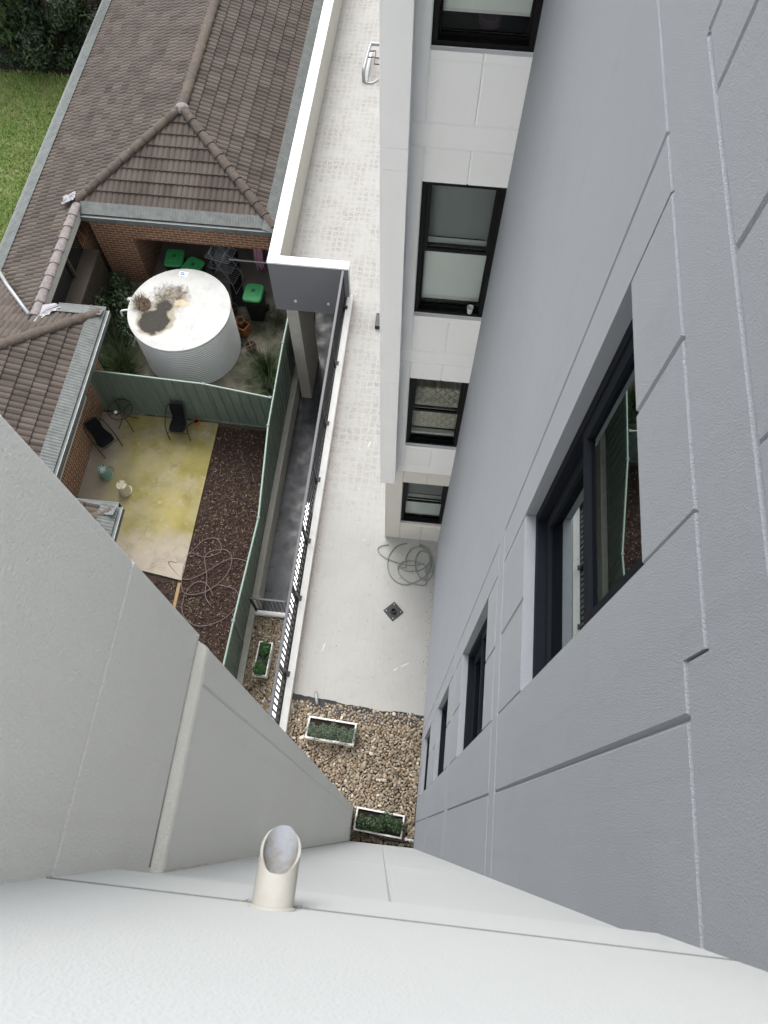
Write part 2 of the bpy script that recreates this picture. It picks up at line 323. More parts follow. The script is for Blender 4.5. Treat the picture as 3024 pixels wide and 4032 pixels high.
# ------------------------------------------------------------------ mesh helpers
class MB:
    def __init__(s): s.v = []; s.f = []
    def add(s, vs, fs):
        o = len(s.v); s.v += [tuple(p) for p in vs]; s.f += [tuple(i + o for i in q) for q in fs]; return s
    def box(s, x0, y0, z0, x1, y1, z1, mtx=None):
        vs = [Vector(p) for p in ((x0, y0, z0), (x1, y0, z0), (x1, y1, z0), (x0, y1, z0), (x0, y0, z1), (x1, y0, z1), (x1, y1, z1), (x0, y1, z1))]
        if mtx: vs = [mtx @ p for p in vs]
        return s.add(vs, [(0, 3, 2, 1), (4, 5, 6, 7), (0, 1, 5, 4), (1, 2, 6, 5), (2, 3, 7, 6), (3, 0, 4, 7)])
    def prism(s, poly, z0, z1):
        n = len(poly)
        return s.add([(a, b, z0) for a, b in poly] + [(a, b, z1) for a, b in poly],
                     [tuple(range(n - 1, -1, -1)), tuple(range(n, 2 * n))] + [(i, (i + 1) % n, n + (i + 1) % n, n + i) for i in range(n)])
    def tube(s, path, r, n=8, closed=False, cap=True):
        P = [Vector(p) for p in path]; rings = []; up = None
        for i, p in enumerate(P):
            a = P[i - 1] if (i > 0 or closed) else P[i]; b = P[(i + 1) % len(P)] if (i < len(P) - 1 or closed) else P[i]
            d = (b - a).normalized()
            if up is None: up = Vector((0, 0, 1)) if abs(d.z) < .9 else Vector((1, 0, 0))
            sx = d.cross(up).normalized(); up = sx.cross(d).normalized()
            rr = r[i] if hasattr(r, '__len__') else r
            rings.append([p + (sx * math.cos(t) + up * math.sin(t)) * rr for t in (2 * PI * k / n for k in range(n))])
        vs = [q for g in rings for q in g]; fs = []
        m_ = len(P) if closed else len(P) - 1
        for i in range(m_):
            j = (i + 1) % len(P)
            fs += [(i * n + k, i * n + (k + 1) % n, j * n + (k + 1) % n, j * n + k) for k in range(n)]
        if cap and not closed:
            fs += [tuple(range(n - 1, -1, -1)), tuple((len(P) - 1) * n + k for k in range(n))]
        return s.add(vs, fs)
    def lathe(s, prof, c=(0, 0, 0), n=24, mtx=None):
        vs = []
        for (r, z) in prof:
            for k in range(n):
                t = 2 * PI * k / n; p = Vector((r * math.cos(t), r * math.sin(t), z))
                if mtx: p = mtx @ p
                vs.append(p + Vector(c))
        fs = [(i * n + k, i * n + (k + 1) % n, (i + 1) * n + (k + 1) % n, (i + 1) * n + k) for i in range(len(prof) - 1) for k in range(n)]
        return s.add(vs, fs)
    def build(s, name, mat, parent=None, loc=None, smooth=False, bevel=0):
        me = bpy.data.meshes.new(name); me.from_pydata(s.v, [], s.f); me.update()
        if smooth: me.polygons.foreach_set('use_smooth', [True] * len(me.polygons))
        me.materials.append(M[mat] if isinstance(mat, str) else mat)
        o = bpy.data.objects.new(name, me); C.objects.link(o)
        if parent: o.parent = parent
        if loc: o.location = loc
        if bevel:
            b = o.modifiers.new('bevel', 'BEVEL'); b.width = bevel; b.segments = 2; b.limit_method = 'ANGLE'
        return o
def fixnorm(o):
    bm = bmesh.new(); bm.from_mesh(o.data); bmesh.ops.recalc_face_normals(bm, faces=bm.faces); bm.to_mesh(o.data); bm.free(); return o
def tag(o, label=None, cat=None, group=None, kind=None):
    for k, v in (('label', label), ('category', cat), ('group', group), ('kind', kind)):
        if v: o[k] = v
    return o
def thing(name, label, cat, loc=(0, 0, 0), rz=0, group=None):
    o = bpy.data.objects.new(name, None); C.objects.link(o); o.location = loc; o.rotation_euler = (0, 0, rz)
    o.empty_display_size = .1
    return tag(o, label, cat, group)
def copy_tree(o, parent=None):
    c = o.copy(); C.objects.link(c); c.parent = parent
    for ch in list(o.children): copy_tree(ch, c)
    return c
def struct(name, mb, mat): return tag(mb.build(name, mat), kind='structure')
def R(a): return math.radians(a)
def smoothpath(pts, k=8):
    P = [Vector(p) for p in pts]; out = []
    for i in range(len(P) - 1):
        p0 = P[max(i - 1, 0)]; p1 = P[i]; p2 = P[i + 1]; p3 = P[min(i + 2, len(P) - 1)]
        for j in range(k):
            t = j / k
            out.append(.5 * ((2 * p1) + (-p0 + p2) * t + (2 * p0 - 5 * p1 + 4 * p2 - p3) * t * t + (-p0 + 3 * p1 - 3 * p2 + p3) * t ** 3))
    out.append(P[-1]); return out

# wall cells: each cell (u0,u1,v0,v1,grooved sides) is a raised panel; F maps (u, v, depth) to the world
def panels(mb, cells, F, back=.2, g=.0105, d=.011):
    for (u0, u1, v0, v1, sides) in cells:
        a0 = u0 + (g if 'l' in sides else 0); a1 = u1 - (g if 'r' in sides else 0)
        b0 = v0 + (g if 'b' in sides else 0); b1 = v1 - (g if 't' in sides else 0)
        nu = max(1, int((a1 - a0) / .6)); nv = 1
        V = [F(u0, v0, back), F(u1, v0, back), F(u1, v1, back), F(u0, v1, back),
             F(u0, v0, d), F(u1, v0, d), F(u1, v1, d), F(u0, v1, d),
             F(a0, b0, 0), F(a1, b0, 0), F(a1, b1, 0), F(a0, b1, 0)]
        mb.add(V, [(0, 1, 5, 4), (1, 2, 6, 5), (2, 3, 7, 6), (3, 0, 4, 7), (4, 5, 9, 8), (5, 6, 10, 9), (6, 7, 11, 10), (7, 4, 8, 11), (8, 9, 10, 11), (3, 2, 1, 0)])
    return mb

# ------------------------------------------------------------------ ground and terrace
gz = -3.5
g = MB(); g.box(-80, -40, gz - .3, -3.62, 120, gz - .12); g.box(-3.62, -40, -4.6, 60, 120, -4.41); struct('ground', g, 'yard')
g = MB(); g.prism([(-9.6, 9.45), (-3.62, 9.45), (-3.62, 13.9), (-9.6, 13.9)], gz - .1, gz); struct('yard_paving', g, 'yard')
g = MB(); g.prism([(-9.1, 13.9), (-4.0, 13.9), (-4.0, 18.5), (-9.1, 18.5)], gz - .1, gz + .004); struct('porch_floor', g, 'porch')
g = MB(); g.prism([(-10.5, 3.5), (-5.32, 3.5), (-5.32, 9.45), (-10.5, 9.45)], gz - .10, gz - .02)
g = MB(); g.prism([(-8.5, 5.28), (-6.3, 5.2), (-5.34, 5.06), (-5.31, 9.43), (-8.5, 9.47)], gz - .1, gz); struct('patio', g, 'patio')
g = MB(); g.prism([(-9, -1), (-3.6, -1), (-3.6, 9.47), (-5.34, 9.47), (-5.34, 5.1), (-9, 5.2)], gz - .11, gz - .06); struct('garden_bed', g, 'mulch')
g = MB(); g.prism([(-40, 4), (-11.2, 4), (-11.2, 22.2), (-40, 22.2)], gz - .1, gz); struct('lawn', g, 'lawn')
g = MB(); g.prism([(-40, 22.2), (-11.2, 22.2), (-11.2, 40), (-40, 40)], gz - .1, gz - .01); struct('bare_soil', g, 'mulch')

# terrace slab with kerb side; coating sheet with a ragged end, membrane and pebbles
g = MB(); g.prism([(-1.93, -.6), (.56, -.6), (.56, 34), (-3.6, 34), (-3.6, 11.15), (-1.93, 11.15)], -.42, -.06)
struct('terrace_slab', g, 'concrete')
edge = []
n = 70
for i in range(n + 1):
    x = -1.80 + (.555 + 1.80) * i / n
    edge.append((x, 2.14 - .13 * min(1, (x + 1.8) / 1.5) + .025 * noise.noise(Vector((x * 3, 0, 0))) + .015 * noise.noise(Vector((x * 13, 5, 0)))))
g = MB(); g.prism(edge + [(.555, 34), (-3.4, 34), (-3.4, 11.1), (-1.8, 11.1)], -.055, 0); struct('terrace', g, 'terrace')
g = MB(); nn = 40; vs = []; fs = []
for i in range(nn + 1):
    x = -1.80 + 2.35 * i / nn
    for j in range(5):
        y = 2.16 - .30 * j / 4 + (.04 * noise.noise(Vector((x * 4, j, 1))) if j else 0)
        z = (.006 if j == 0 else -.012 + .03 * noise.noise(Vector((x * 9, j * 1.3, 3))))
        yy = edge[min(n, int(i * n / nn))][1]
        vs.append((x, yy + (.045 if j == 0 else -.06 * j), z + (.0 if j else 0)))
for i in range(nn):
    for j in range(4): a = i * 5 + j; fs.append((a, a + 1, a + 6, a + 5))
for i, v in enumerate(vs):
    if i % 5 == 0: vs[i] = (v[0], v[1] - .045, -.002)
g.add(vs, fs); o = g.build('membrane', 'black_plastic', smooth=True); tag(o, 'black plastic membrane showing along the ragged edge of the white coating above the pebbles', 'membrane')
g = MB(); g.prism([(-1.85, -.2), (.556, -.2), (.556, 2.2), (-1.85, 2.2)], -.07, -.056); struct('pebble_bed', g, 'bed')

# pebbles
def icos():
    bm = bmesh.new(); bmesh.ops.create_icosphere(bm, subdivisions=2, radius=1)
    v = [p.co.copy() for p in bm.verts]; f = [tuple(q.index for q in t.verts) for t in bm.faces]; bm.free(); return v, f
IV, IF = icos()
def pebbles(name, label, x0, x1, y0, y1, z, cnt, test=None, layers=2):
    mb = MB(); cell = {}; placed = 0; tries = 0
    def clash(x, y, s):
        i, j = int(x / .05), int(y / .05)
        for a in (-1, 0, 1):
            for b in (-1, 0, 1):
                for (px, py, ps) in cell.get((i + a, j + b), ()):
                    if (px - x) ** 2 + (py - y) ** 2 < (.86 * (ps + s)) ** 2: return True
        return False
    while tries < cnt * 14 and placed < cnt:
        tries += 1
        x = random.uniform(x0, x1); y = random.uniform(y0, y1)
        if test and not test(x, y): continue
        low = placed < cnt * .30
        s = min(random.lognormvariate(math.log(.0265 if tries < cnt * 3 else .017), .25), .046)
        if not low:
            if clash(x, y, s): continue
            cell.setdefault((int(x / .05), int(y / .05)), []).append((x, y, s))
        placed += 1
        a, b, c = s * random.uniform(1.05, 1.5), s * random.uniform(.78, 1.0), s * random.uniform(.5, .75)
        e = Matrix.Rotation(random.uniform(0, 6.28), 3, 'Z') @ Matrix.Rotation(random.gauss(0, .22), 3, 'X') @ Matrix.Rotation(random.gauss(0, .18), 3, 'Y')
        o = Vector((x, y, z + (random.uniform(-.012, -.004) if low else random.uniform(.012, .026))))
        ph = random.uniform(0, 99); vs = []
        for p in IV:
            q = p * (1 + .10 * noise.noise(p * .9 + Vector((ph, 0, 0))))
            vs.append(e @ Vector((q.x * a, q.y * b, q.z * c)) + o)
        mb.add(vs, IF)
    o = mb.build(name, 'pebble', smooth=True); return tag(o, label, 'pebbles', kind='stuff')
def t1(x, y):
    i = int((x + 1.8) / 2.355 * n); i = max(0, min(n, i)); lim = edge[i][1] + (.0 if x > -.85 else -.02) + .012 * math.sin(x * 31)
    if x < -.9: lim -= .085 * min(1, (-.9 - x) / .35) + .02 * math.sin(x * 17)
    return y < lim
pebbles('pebbles', 'brown river pebbles spread round the planters at the foot of the light well', -1.79, .54, -.11, 2.2, -.035, 4200, t1)
pebbles('pebbles', 'brown river pebbles in the sunken bed between the green fence and the black railing', -3.44, -2.70, .9, 4.40, -3.64, 2700)

# ------------------------------------------------------------------ grey facade (plane x = .55)
GX = .55
def window_open(t, name, F, u0, u1, v0, v1, frame_mat, depth, body): pass
FG = lambda u, v, d: (GX + d, u, v)
cells = []
bands = [(11.9, 12.15), (9.02, 9.25), (6.05, 6.29), (3.1, 3.33)]
wins = [(9.93, 11.58), (6.95, 8.6), (4.0, 5.6), (.95, 2.62)]
Y0, Y1 = -.20, 5.30
for i, (b0, b1) in enumerate(bands):
    top = i == 0
    if top:
        cells += [(Y0, .37, 11.91, b1, 't'), (Y0, .37, 11.80, 11.91, 'br'), (.37, 1.7, b0, b1, 'bt'), (1.7, Y1, b0, b1, 'b')]
    else: cells += [(Y0, 1.7, b0, b1, 'bt'), (1.7, Y1, b0, b1, '')]
    lo = bands[i + 1][1] if i < 3 else -.1
    w0, w1 = wins[i]
    hi = b0
    cells += [(Y0, .26, lo, 11.80 if top else hi, 'trb'), (1.7, Y1, lo, hi, 'l' + ('t' if top else '')), (1.5, 1.7, lo, hi, 'rtb')]
    if top: cells += [(.26, .37, lo, 11.80, 'ltb'), (.37, .64, lo, hi, 'tb')]
    else: cells += [(.26, .64, lo, hi, 'ltb')]
    cells += [(.64, 1.06, w1, hi, 'ltr'), (1.06, 1.5, w1, hi, 'ltr'), (.64, 1.07, lo, w0, 'lrb'), (1.07, 1.5, lo, w0, 'lrb')]
cells += [(Y0, .26, 12.15, 12.85, 'br'), (.26, .64, 12.15, 12.85, 'bl'), (.64, 1.06, 12.15, 12.85, 'blr'), (1.06, 1.5, 12.15, 12.85, 'blr'), (1.5, 1.7, 12.15, 12.85, 'blr'), (1.7, Y1, 12.15, 12.85, 'l')]
GW = thing('apartment_wall', 'tall blue-grey rendered wall with four dark windows one above another', 'wall', (0, 0, 0))
o = panels(MB(), cells, FG, back=.28).build('rendered_face', 'grey_render', GW); fixnorm(o)
g = MB(); g.box(GX + 3.0, Y0, -.1, GX + 3.2, 5.3, 12.84); g.box(GX + .28, Y0 - .02, -.1, GX + 3, Y0, 12.84); g.box(GX + .28, Y0, 12.7, GX + 3, 5.3, 12.84)
g.build('building_core', 'grey_render', GW)
def grey_window(v0, v1, u0=.64, u1=1.5):
    wd = MB()
    X = GX + .052
    # outer frame
    f = .045
    for (a, b, c, d) in ((u0, u1, v0, v0 + f), (u0, u1, v1 - f, v1), (u0, u0 + f, v0 + f, v1 - f), (u1 - f, u1, v0 + f, v1 - f)):
        wd.box(X, a, c, X + .10, b, d)
    vm = v0 + (v1 - v0) * .56
    panes = []
    for (c, d, dx) in ((v0 + f, vm + .05, .045), (vm - .05, v1 - f, .008)):
        s = .055; a, b = u0 + f, u1 - f
        for (p, q, c2, d2) in ((a, b, c, c + s), (a, b, d - s, d), (a, a + s, c + s, d - s), (b - s, b, c + s, d - s)):
            wd.box(X + dx, p, c2, X + dx + .032, q, d2)
        panes.append((a + s, b - s, c + s, d - s, dx + .016))
    w_ = wd.build('window', 'navy_frame', GW, bevel=.002)
    s_ = MB(); s_.box(GX + .004, u0 + .002, v0 - .02, X + .02, u1 - .002, v0 + .004); s_.build('sill', 'grey_render', w_)
    for (a, b, c, d, dx) in panes:
        MB().add([(X + dx, a, c), (X + dx, b, c), (X + dx, b, d), (X + dx, a, d)], [(0, 1, 2, 3)]).build('pane', 'glass', w_)
    r_ = MB(); x0, x1 = X + .12, X + 1.6
    r_.add([(x0, u0 - .3, v0 - .4), (x0, u1 + .6, v0 - .4), (x0, u1 + .6, v1 + .4), (x0, u0 - .3, v1 + .4), (x1, u0 - .3, v0 - .4), (x1, u1 + .6, v0 - .4), (x1, u1 + .6, v1 + .4), (x1, u0 - .3, v1 + .4)],
           [(0, 1, 5, 4), (1, 2, 6, 5), (2, 3, 7, 6), (3, 0, 4, 7), (4, 5, 6, 7)])
    r_.build('room_lining', 'room', w_)
    bl = MB(); bl.box(X + .13, u0 + .02, v0 + .10, X + .175, u1 - .02, vm + .02); bl.build('blind', 'blind', w_)
for v0, v1 in wins: grey_window(v0, v1)

# ------------------------------------------------------------------ white facade (plane y = 5.29)
WY = 5.29
FW = lambda u, v, d: (u, WY + d, v)
WF = thing('apartment_wall', 'white rendered facade with black windows and a projecting pilaster on its left', 'wall')
wb = [(2.86, 3.07), (5.79, 6.02), (8.83, 9.06), (11.83, 12.06)]
ww = [(.76, 2.45), (3.70, 5.45), (6.66, 8.48), (9.66, 11.45)]
up = []; lowc = []
for i in range(4):
    b0, b1 = wb[i]; w0, w1 = ww[i]
    lo = 0 - .05 if i == 0 else wb[i - 1][1]
    L = lowc if i == 0 else up
    xl = -.49 if i == 0 else -.50
    up.append((-.50, .56, b0, b1, 'tb'))
    L += [(xl, -.2, lo, b0, 'r' + ('tb' if i else '')), (-.2, .2, w1, b0, 'ltr' if i else 'lr'), (.2, .56, w1, b0, 'lt' if i else 'l'), (-.2, .2, lo, w0, 'rlb' if i else 'rl'), (.2, .56, lo, w0, 'lb' if i else 'l')]
up += [(-.5, -.2, 12.06, 12.4, 'rb'), (-.2, .56, 12.06, 12.4, 'lb')]
fixnorm(panels(MB(), up, FW, back=.25).build('rendered_face', 'white_render', WF))
fixnorm(panels(MB(), lowc, lambda u, v, d: (u, WY + .012 + d, v), back=.25).build('ground_storey_face', 'beige_render', WF))
# pilaster
pc = [(-.553, -.318, 8.99, 12.4, 'b'), (-.553, -.318, 8.78, 8.99, 'bt'), (-.553, -.318, 5.88, 8.78, 'bt'), (-.553, -.318, 5.66, 5.88, 'bt'), (-.553, -.318, 2.87, 5.66, 't')]
fixnorm(panels(MB(), pc, lambda u, v, d: (u, 5.05 + d, v), back=.238, g=.006, d=.006).build('pilaster', 'white_render', WF, bevel=.004))
g = MB(); g.box(-.49, 7.3, 0, .55, 30, 12.4); g.box(-.489, WY + .27, 0.001, -.40, 7.3, 12.39); g.box(.56, 5.3, 0, 4, 30, 12.4); g.box(-.49, WY + .26, 12.2, .55, 7.3, 12.38)
for z in (2.9, 5.9, 8.9, 11.9): g.box(-.39, WY + .27, z - .1, .55, 7.29, z + .1)
g.build('building_core', 'white_render', WF)
def white_window(v0, v1, style, u0=-.20, u1=.556):
    Y = WY + .05; f = .045
    wd = MB()
    for (a, b, c, d) in ((u0, u1, v0, v0 + f), (u0, u1, v1 - f, v1), (u0, u0 + f, v0 + f, v1 - f), (u1 - f, u1, v0 + f, v1 - f)):
        wd.box(a, Y, c, b, Y + .12, d)
    vm = v0 + (v1 - v0) * .52
    up_ = (vm - .025, v1 - f, .015); lo_ = (v0 + f, vm + .025, .06)
    for (c, d, dy) in (up_, lo_):
        s = .045; a, b = u0 + f, u1 - f
        if dy > .05 : s = .022
        for (p, q, c2, d2) in ((a, b, c, c + s), (a, b, d - s, d), (a, a + s, c + s, d - s), (b - s, b, c + s, d - s)):
            wd.box(p, Y + dy, c2, q, Y + dy + .03, d2)
    w_ = wd.build('window', 'black_frame', WF, bevel=.002)
    MB().add([(a, Y + .03, c) for a, c in ((u0 + .09, vm + .02), (u1 - .09, vm + .02), (u1 - .09, v1 - .09), (u0 + .09, v1 - .09))], [(0, 1, 2, 3)]).build('pane', 'glass', w_)
    MB().add([(a, Y + .075, c) for a, c in ((u0 + .06, v0 + .06), (u1 - .06, v0 + .06), (u1 - .06, vm), (u0 + .06, vm))], [(0, 1, 2, 3)]).build('pane', 'glass', w_)
    sl = MB(); sl.add([(u0, WY - .004, v0 - .07), (u1, WY - .004, v0 - .07), (u1, WY + .05, v0 + .004), (u0, WY + .05, v0 + .004), (u0, WY + .1, v0 - .07), (u1, WY + .1, v0 - .07)], [(0, 1, 2, 3), (0, 3, 4), (1, 5, 2), (3, 2, 5, 4)]); sl.build('sill', 'white_render' if v0 > 3 else 'beige_render', w_)
    x0, x1 = u0 - .15, .62; y0, y1 = Y + .13, Y + 1.7
    r_ = MB(); r_.add([(x0, y0, v0 - .3), (x1, y0, v0 - .3), (x1, y0, v1 + .2), (x0, y0, v1 + .2), (x0, y1, v0 - .3), (x1, y1, v0 - .3), (x1, y1, v1 + .2), (x0, y1, v1 + .2)],
                      [(0, 1, 5, 4), (1, 2, 6, 5), (2, 3, 7, 6), (3, 0, 4, 7), (4, 5, 6, 7)]); r_.build('room_lining', 'room', w_)
    if style == 'quilt':
        q = MB(); q.box(u0 + .05, Y + .22, v0 + .12, u1, Y + .42, v0 + 1.15); q.build('mattress', 'quilt', w_, bevel=.03)
        q = MB(); q.box(u0 + .05, Y + .14, v0 + .07, u1, Y + .20, v0 + .13); q.build('inner_ledge', 'white_plastic', w_)
    elif style == 'far':
        q = MB(); q.box(u0 + .04, Y + .13, v0 + .20, u1 - .03, Y + .135, v1); q.build('blind', 'blind', w_)
        q = MB(); q.box(u0 + .04, Y + .14, v0 + .17, u1 - .03, Y + .15, v0 + .20); q.build('blind_rail', 'white_plastic', w_)
        q = MB(); q.lathe([(.09, -.03), (.09, .02), (.075, .03), (.06, .02), (.05, .03), (.0, .03)], (.22, Y + .34, v0 + .02), 20); q.build('cushion', 'plum', w_, smooth=True)
    else:
        q = MB(); q.box(u0 + .04, Y + .13, v0 + .16, u1 - .03, Y + .135, vm + .05); q.build('blind', 'blind', w_)
        q = MB(); q.box(u0 + .04, Y + .15, vm + .05, u1 - .03, Y + .155, v1); q.build('net_curtain', 'grey_blind', w_)
        q = MB(); q.box(u0 + .06, Y + .13, v0 + .10, u1 - .05, Y + .17, v0 + .16); q.build('blind_rail', 'white_plastic', w_)
    return w_
white_window(*ww[0], 'blind'); white_window(*ww[1], 'quilt'); white_window(*ww[2], 'blind'); white_window(*ww[3], 'far')
# cup on the sill of the third-storey window
cup = thing('cup', 'small white plastic cup standing on the sill of the big black window', 'cup', (.41, WY + .055, 6.66 + .065))
MB().lathe([(.0, 0), (.026, 0), (.034, .085), (.037, .087), (.036, .09), (.032, .086), (.025, .006), (0, .006)], n=20).build('cup_body', 'white_plastic', cup, smooth=True)

# ------------------------------------------------------------------ near wall below the camera (plane y = -.125)
NY = -.132
FN = lambda u, v, d: (u, NY - d, v)
NW = thing('apartment_wall', 'bright white rendered wall directly below the viewer along the bottom edge', 'wall')
nc = []
lv = [-.05, 3.3, 6.3, 9.2, 11.75]
for a, b in zip(lv, lv[1:]):
    nc += [(-.52, .04, a, b, 'tbr'), (.04, .56, a, b, 'tbl')]
fixnorm(panels(MB(), nc, FN, back=.06, g=.008, d=.008).build('lower_face', 'near_shaded', NW))
fixnorm(panels(MB(), [(-1.6, .56, 11.58, 11.92, 't'), (-1.6, .56, 11.92, 13.5, 'b')], lambda u, v, d: (u, -.115 - d, v), back=.06, g=.0035, d=.014).build('upper_face', 'near_render', NW, bevel=.004))  # unseen top added above the camera to shade the grey wall's near corner
g = MB(); g.box(-1.6, -.6, -.1, .56, -.19, 13.49); g.build('wall_core', 'near_render', NW)
g = MB(); g.tube([(-.52, -.1165, 11.92), (.549, -.1165, 11.92)], .0032, 6); g.build('joint_bead', 'joint', NW)  # dark bead filling the groove so the joint line reads dark
mb = MB()
for k in range(26):
    a = random.uniform(-.05, .05); mb.tube([(-.15 + a, -.1152, 11.93 - random.uniform(0, .06)), (-.15 + a + random.uniform(-.01, .01), -.1152, 11.925 + random.uniform(0, .012))], random.uniform(.0006, .0016), 5)
mb.build('mortar_smears', 'grime_shade', NW)
g = MB(); g.tube([(GX - .004, -.112, 12.15), (GX - .004, -.112, 12.6), (GX - .004, -.112, 12.80)], .008, 8); g.build('sealant_shade_line', 'pvc', NW, smooth=True)
# left wing
LW = thing('apartment_wall', 'warm grey rendered wing wall with a stepped ledge, cutting across the lower left', 'wall')
FL = lambda u, v, d: (-.50 - d, u, v)
lc = []
lv = [-.05, 4.25, 7.95, 11.29]
for a, b in zip(lv, lv[1:]): lc += [(-.2, .31, a, b, 'tbr'[(0 if b < 11 else 1):]), (.31, .40, a, b, 'l' + ('tb' if b < 11 else 'b'))]
fixnorm(panels(MB(), lc, FL, back=.3, g=.006, d=.007).build('lower_face', 'wing_render', LW))
g = MB()
# upper part set back, with weathered sloping ledge between
fixnorm(panels(MB(), [(-.2, .421, 11.35, 11.90, 't'), (-.2, .421, 11.90, 12.85, 'b')], lambda u, v, d: (-.513 - d, u, v), back=.3, g=.004, d=.004).build('upper_face', 'wing_render', LW, bevel=.004))
g.add([(-.499, -.2, 11.28), (-.499, .401, 11.28), (-.499, .401, 11.305), (-.499, -.2, 11.305), (-.514, .405, 11.36), (-.514, -.2, 11.36), (-.8, .401, 11.28), (-.8, .405, 11.36), (-.8, .401, 11.305)], [(0, 1, 2, 3), (3, 2, 4, 5), (1, 6, 8, 2), (2, 8, 7, 4)])
g.build('ledge', 'ledge', LW)
g = MB(); g.box(-5.0, -.2, -.05, -.80, .40, 11.29); g.box(-5.0, -.2, 11.295, -.80, .421, 12.84); g.build('wall_core', 'wing_render', LW)
g = MB(); g.tube([(-.519, -.118, 11.37), (-.519, -.118, 12.8)], .006, 8); g.tube([(-.502, -.134, 0), (-.502, -.134, 11.28)], .008, 8); g.tube([(-.5125, -.12, 11.363), (-.5125, .418, 11.363)], .0028, 6); g.build('sealant_shade_line', 'grime_shade', LW, smooth=True)  # last tube is a dark line standing for the ledge's shadow; corners are grime
# pvc overflow spout in the near wall
sp = thing('overflow_pipe', 'stained cream overflow spout with oblique open end, poking out of the white wall', 'pipe')
P0 = Vector((-.150, -.117, 11.967)); D = Vector((-.004, .087, -.035)).normalized()
def tube_cut(r, L0, L1, flip=False, jag=0):
    ax = D; s = ax.cross(Vector((0, 0, 1))).normalized(); u = s.cross(ax).normalized(); N = 40; vs = []
    for L in (0, 1):
        for k in range(N):
            t = 2 * PI * k / N
            off = s * math.cos(t) * r + u * math.sin(t) * r
            ln = L0 if L == 0 else L1 - math.sin(t) * .048 - math.cos(t) * .006 + (jag * noise.noise(Vector((math.cos(t) * 2, math.sin(t) * 2, 7))) if jag else 0)
            vs.append(P0 + ax * ln + off)
    return vs, [(k, (k + 1) % N, N + (k + 1) % N, N + k) for k in range(N)]
SPOUT = (tube_cut,)
PL = .088
vo, fo = tube_cut(.0315, -.02, PL, jag=.0018); vi, fi = tube_cut(.0272, -.02, PL, jag=.0018)
MB().add(vo, fo).build('outer_tube', 'pvc', sp, smooth=True)
g = MB().add(vi, [tuple(reversed(q)) for q in fi]); N = 40
g.build('bore', 'pvc_in', sp, smooth=True)
MB().add([vo[N + k] for k in range(N)] + [vi[N + k] for k in range(N)], [(k, (k + 1) % N, N + (k + 1) % N, N + k) for k in range(N)]).build('cut_rim', 'pvc', sp)
MB().tube([Vector((-.150, -.115, 11.967)) + Vector((math.cos(t) * .032, 0, math.sin(t) * .034)) for t in [2 * PI * k / 24 for k in range(24)]], .0035, 6, closed=True).build('sealant_ring', 'parapet_in', sp, smooth=True)

# ------------------------------------------------------------------ kerb, parapet, box, column
kb = tag(MB().box(-1.93, .1, -.42, -1.80, 11.0, .13).build('kerb', 'kerb_white', bevel=.012), 'long low white painted kerb edging the terrace beneath the black railing', 'kerb')
PW = thing('parapet_wall', 'white-topped parapet wall closing the terrace beside the tiled roof', 'wall')
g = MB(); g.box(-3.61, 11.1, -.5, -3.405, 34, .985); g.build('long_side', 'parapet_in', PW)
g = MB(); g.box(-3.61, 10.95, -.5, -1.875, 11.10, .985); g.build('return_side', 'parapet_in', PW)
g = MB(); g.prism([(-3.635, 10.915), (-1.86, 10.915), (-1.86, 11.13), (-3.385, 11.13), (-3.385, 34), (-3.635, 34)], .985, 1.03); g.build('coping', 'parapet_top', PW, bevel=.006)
g = MB(); g.box(-3.63, 10.93, -.51, -1.93, 10.95, .985); g.box(-1.92, 10.93, .13, -1.875, 10.948, .985); g.build('slate_fascia', 'dark_box', PW, bevel=.002)
g = MB(); g.box(-3.63, 10.95, -.51, -1.93, 14, -.5); g.build('soffit', 'dark_box', PW)
for xx in (-3.13, -2.37):
    b = MB(); b.lathe([(.0, 0), (.032, 0), (.032, .03), (.018, .032), (.018, .01), (0, .01)], n=16, mtx=Matrix.Rotation(R(90), 3, 'X')); b.build('spout_ring', 'white_plastic', PW, loc=(xx, 10.928, -.155), smooth=True)
g = MB(); g.box(-3.385, 10.9, -4.2, -3.105, 12.3, -.512)
col = g.build('concrete_column', 'concrete', bevel=.008); tag(col, 'weathered bare concrete column standing under the slate-grey box end', 'column')
g = MB(); g.box(-1.93, .1, -4.2, -1.90, 34, -.43); g.box(-1.9, 30, -4.2, 4, 30.2, -.43); g.build('x', 'concrete').name = 'basement_wall'
tag(bpy.data.objects['basement_wall'], 'plain concrete retaining wall under the terrace edge beside the dark sunken deck', 'wall')
# sunken deck
g = MB(); g.box(-3.62, 0, -4.4, -1.93, 20, -4.2); struct('sunken_deck', g, 'deck')
g = MB(); g.box(-3.45, .2, -4.2, -2.69, 4.43, -3.66); struct('pebble_bed', g, 'bed')
g = MB(); g.box(-3.60, .2, -4.2, -3.45, 14, -3.53)
tag(g.build('kerb', 'concrete', bevel=.008), 'long grey concrete kerb at the foot of the green fence beside the sunken deck', 'kerb')
g = MB(); g.box(-3.449, 4.432, -4.2, -2.692, 4.56, -3.505)
tag(g.build('kerb', 'white_render', bevel=.006), 'short pale cross kerb between the sunken pebble bed and the dark deck', 'kerb')
g = MB(); g.box(-2.69, .2, -4.2, -2.575, 7.4, -3.49)
tag(g.build('upstand', 'white_gloss', bevel=.003), 'narrow gloss white upstand seen through the balusters of the long railing', 'upstand')
g = MB(); g.box(-2.57, .2, -4.2, -1.94, 7.4, -4.1); tag(g.build('gutter_tray', 'black_plastic'), 'dark tray behind the white upstand at the foot of the terrace wall', 'tray')

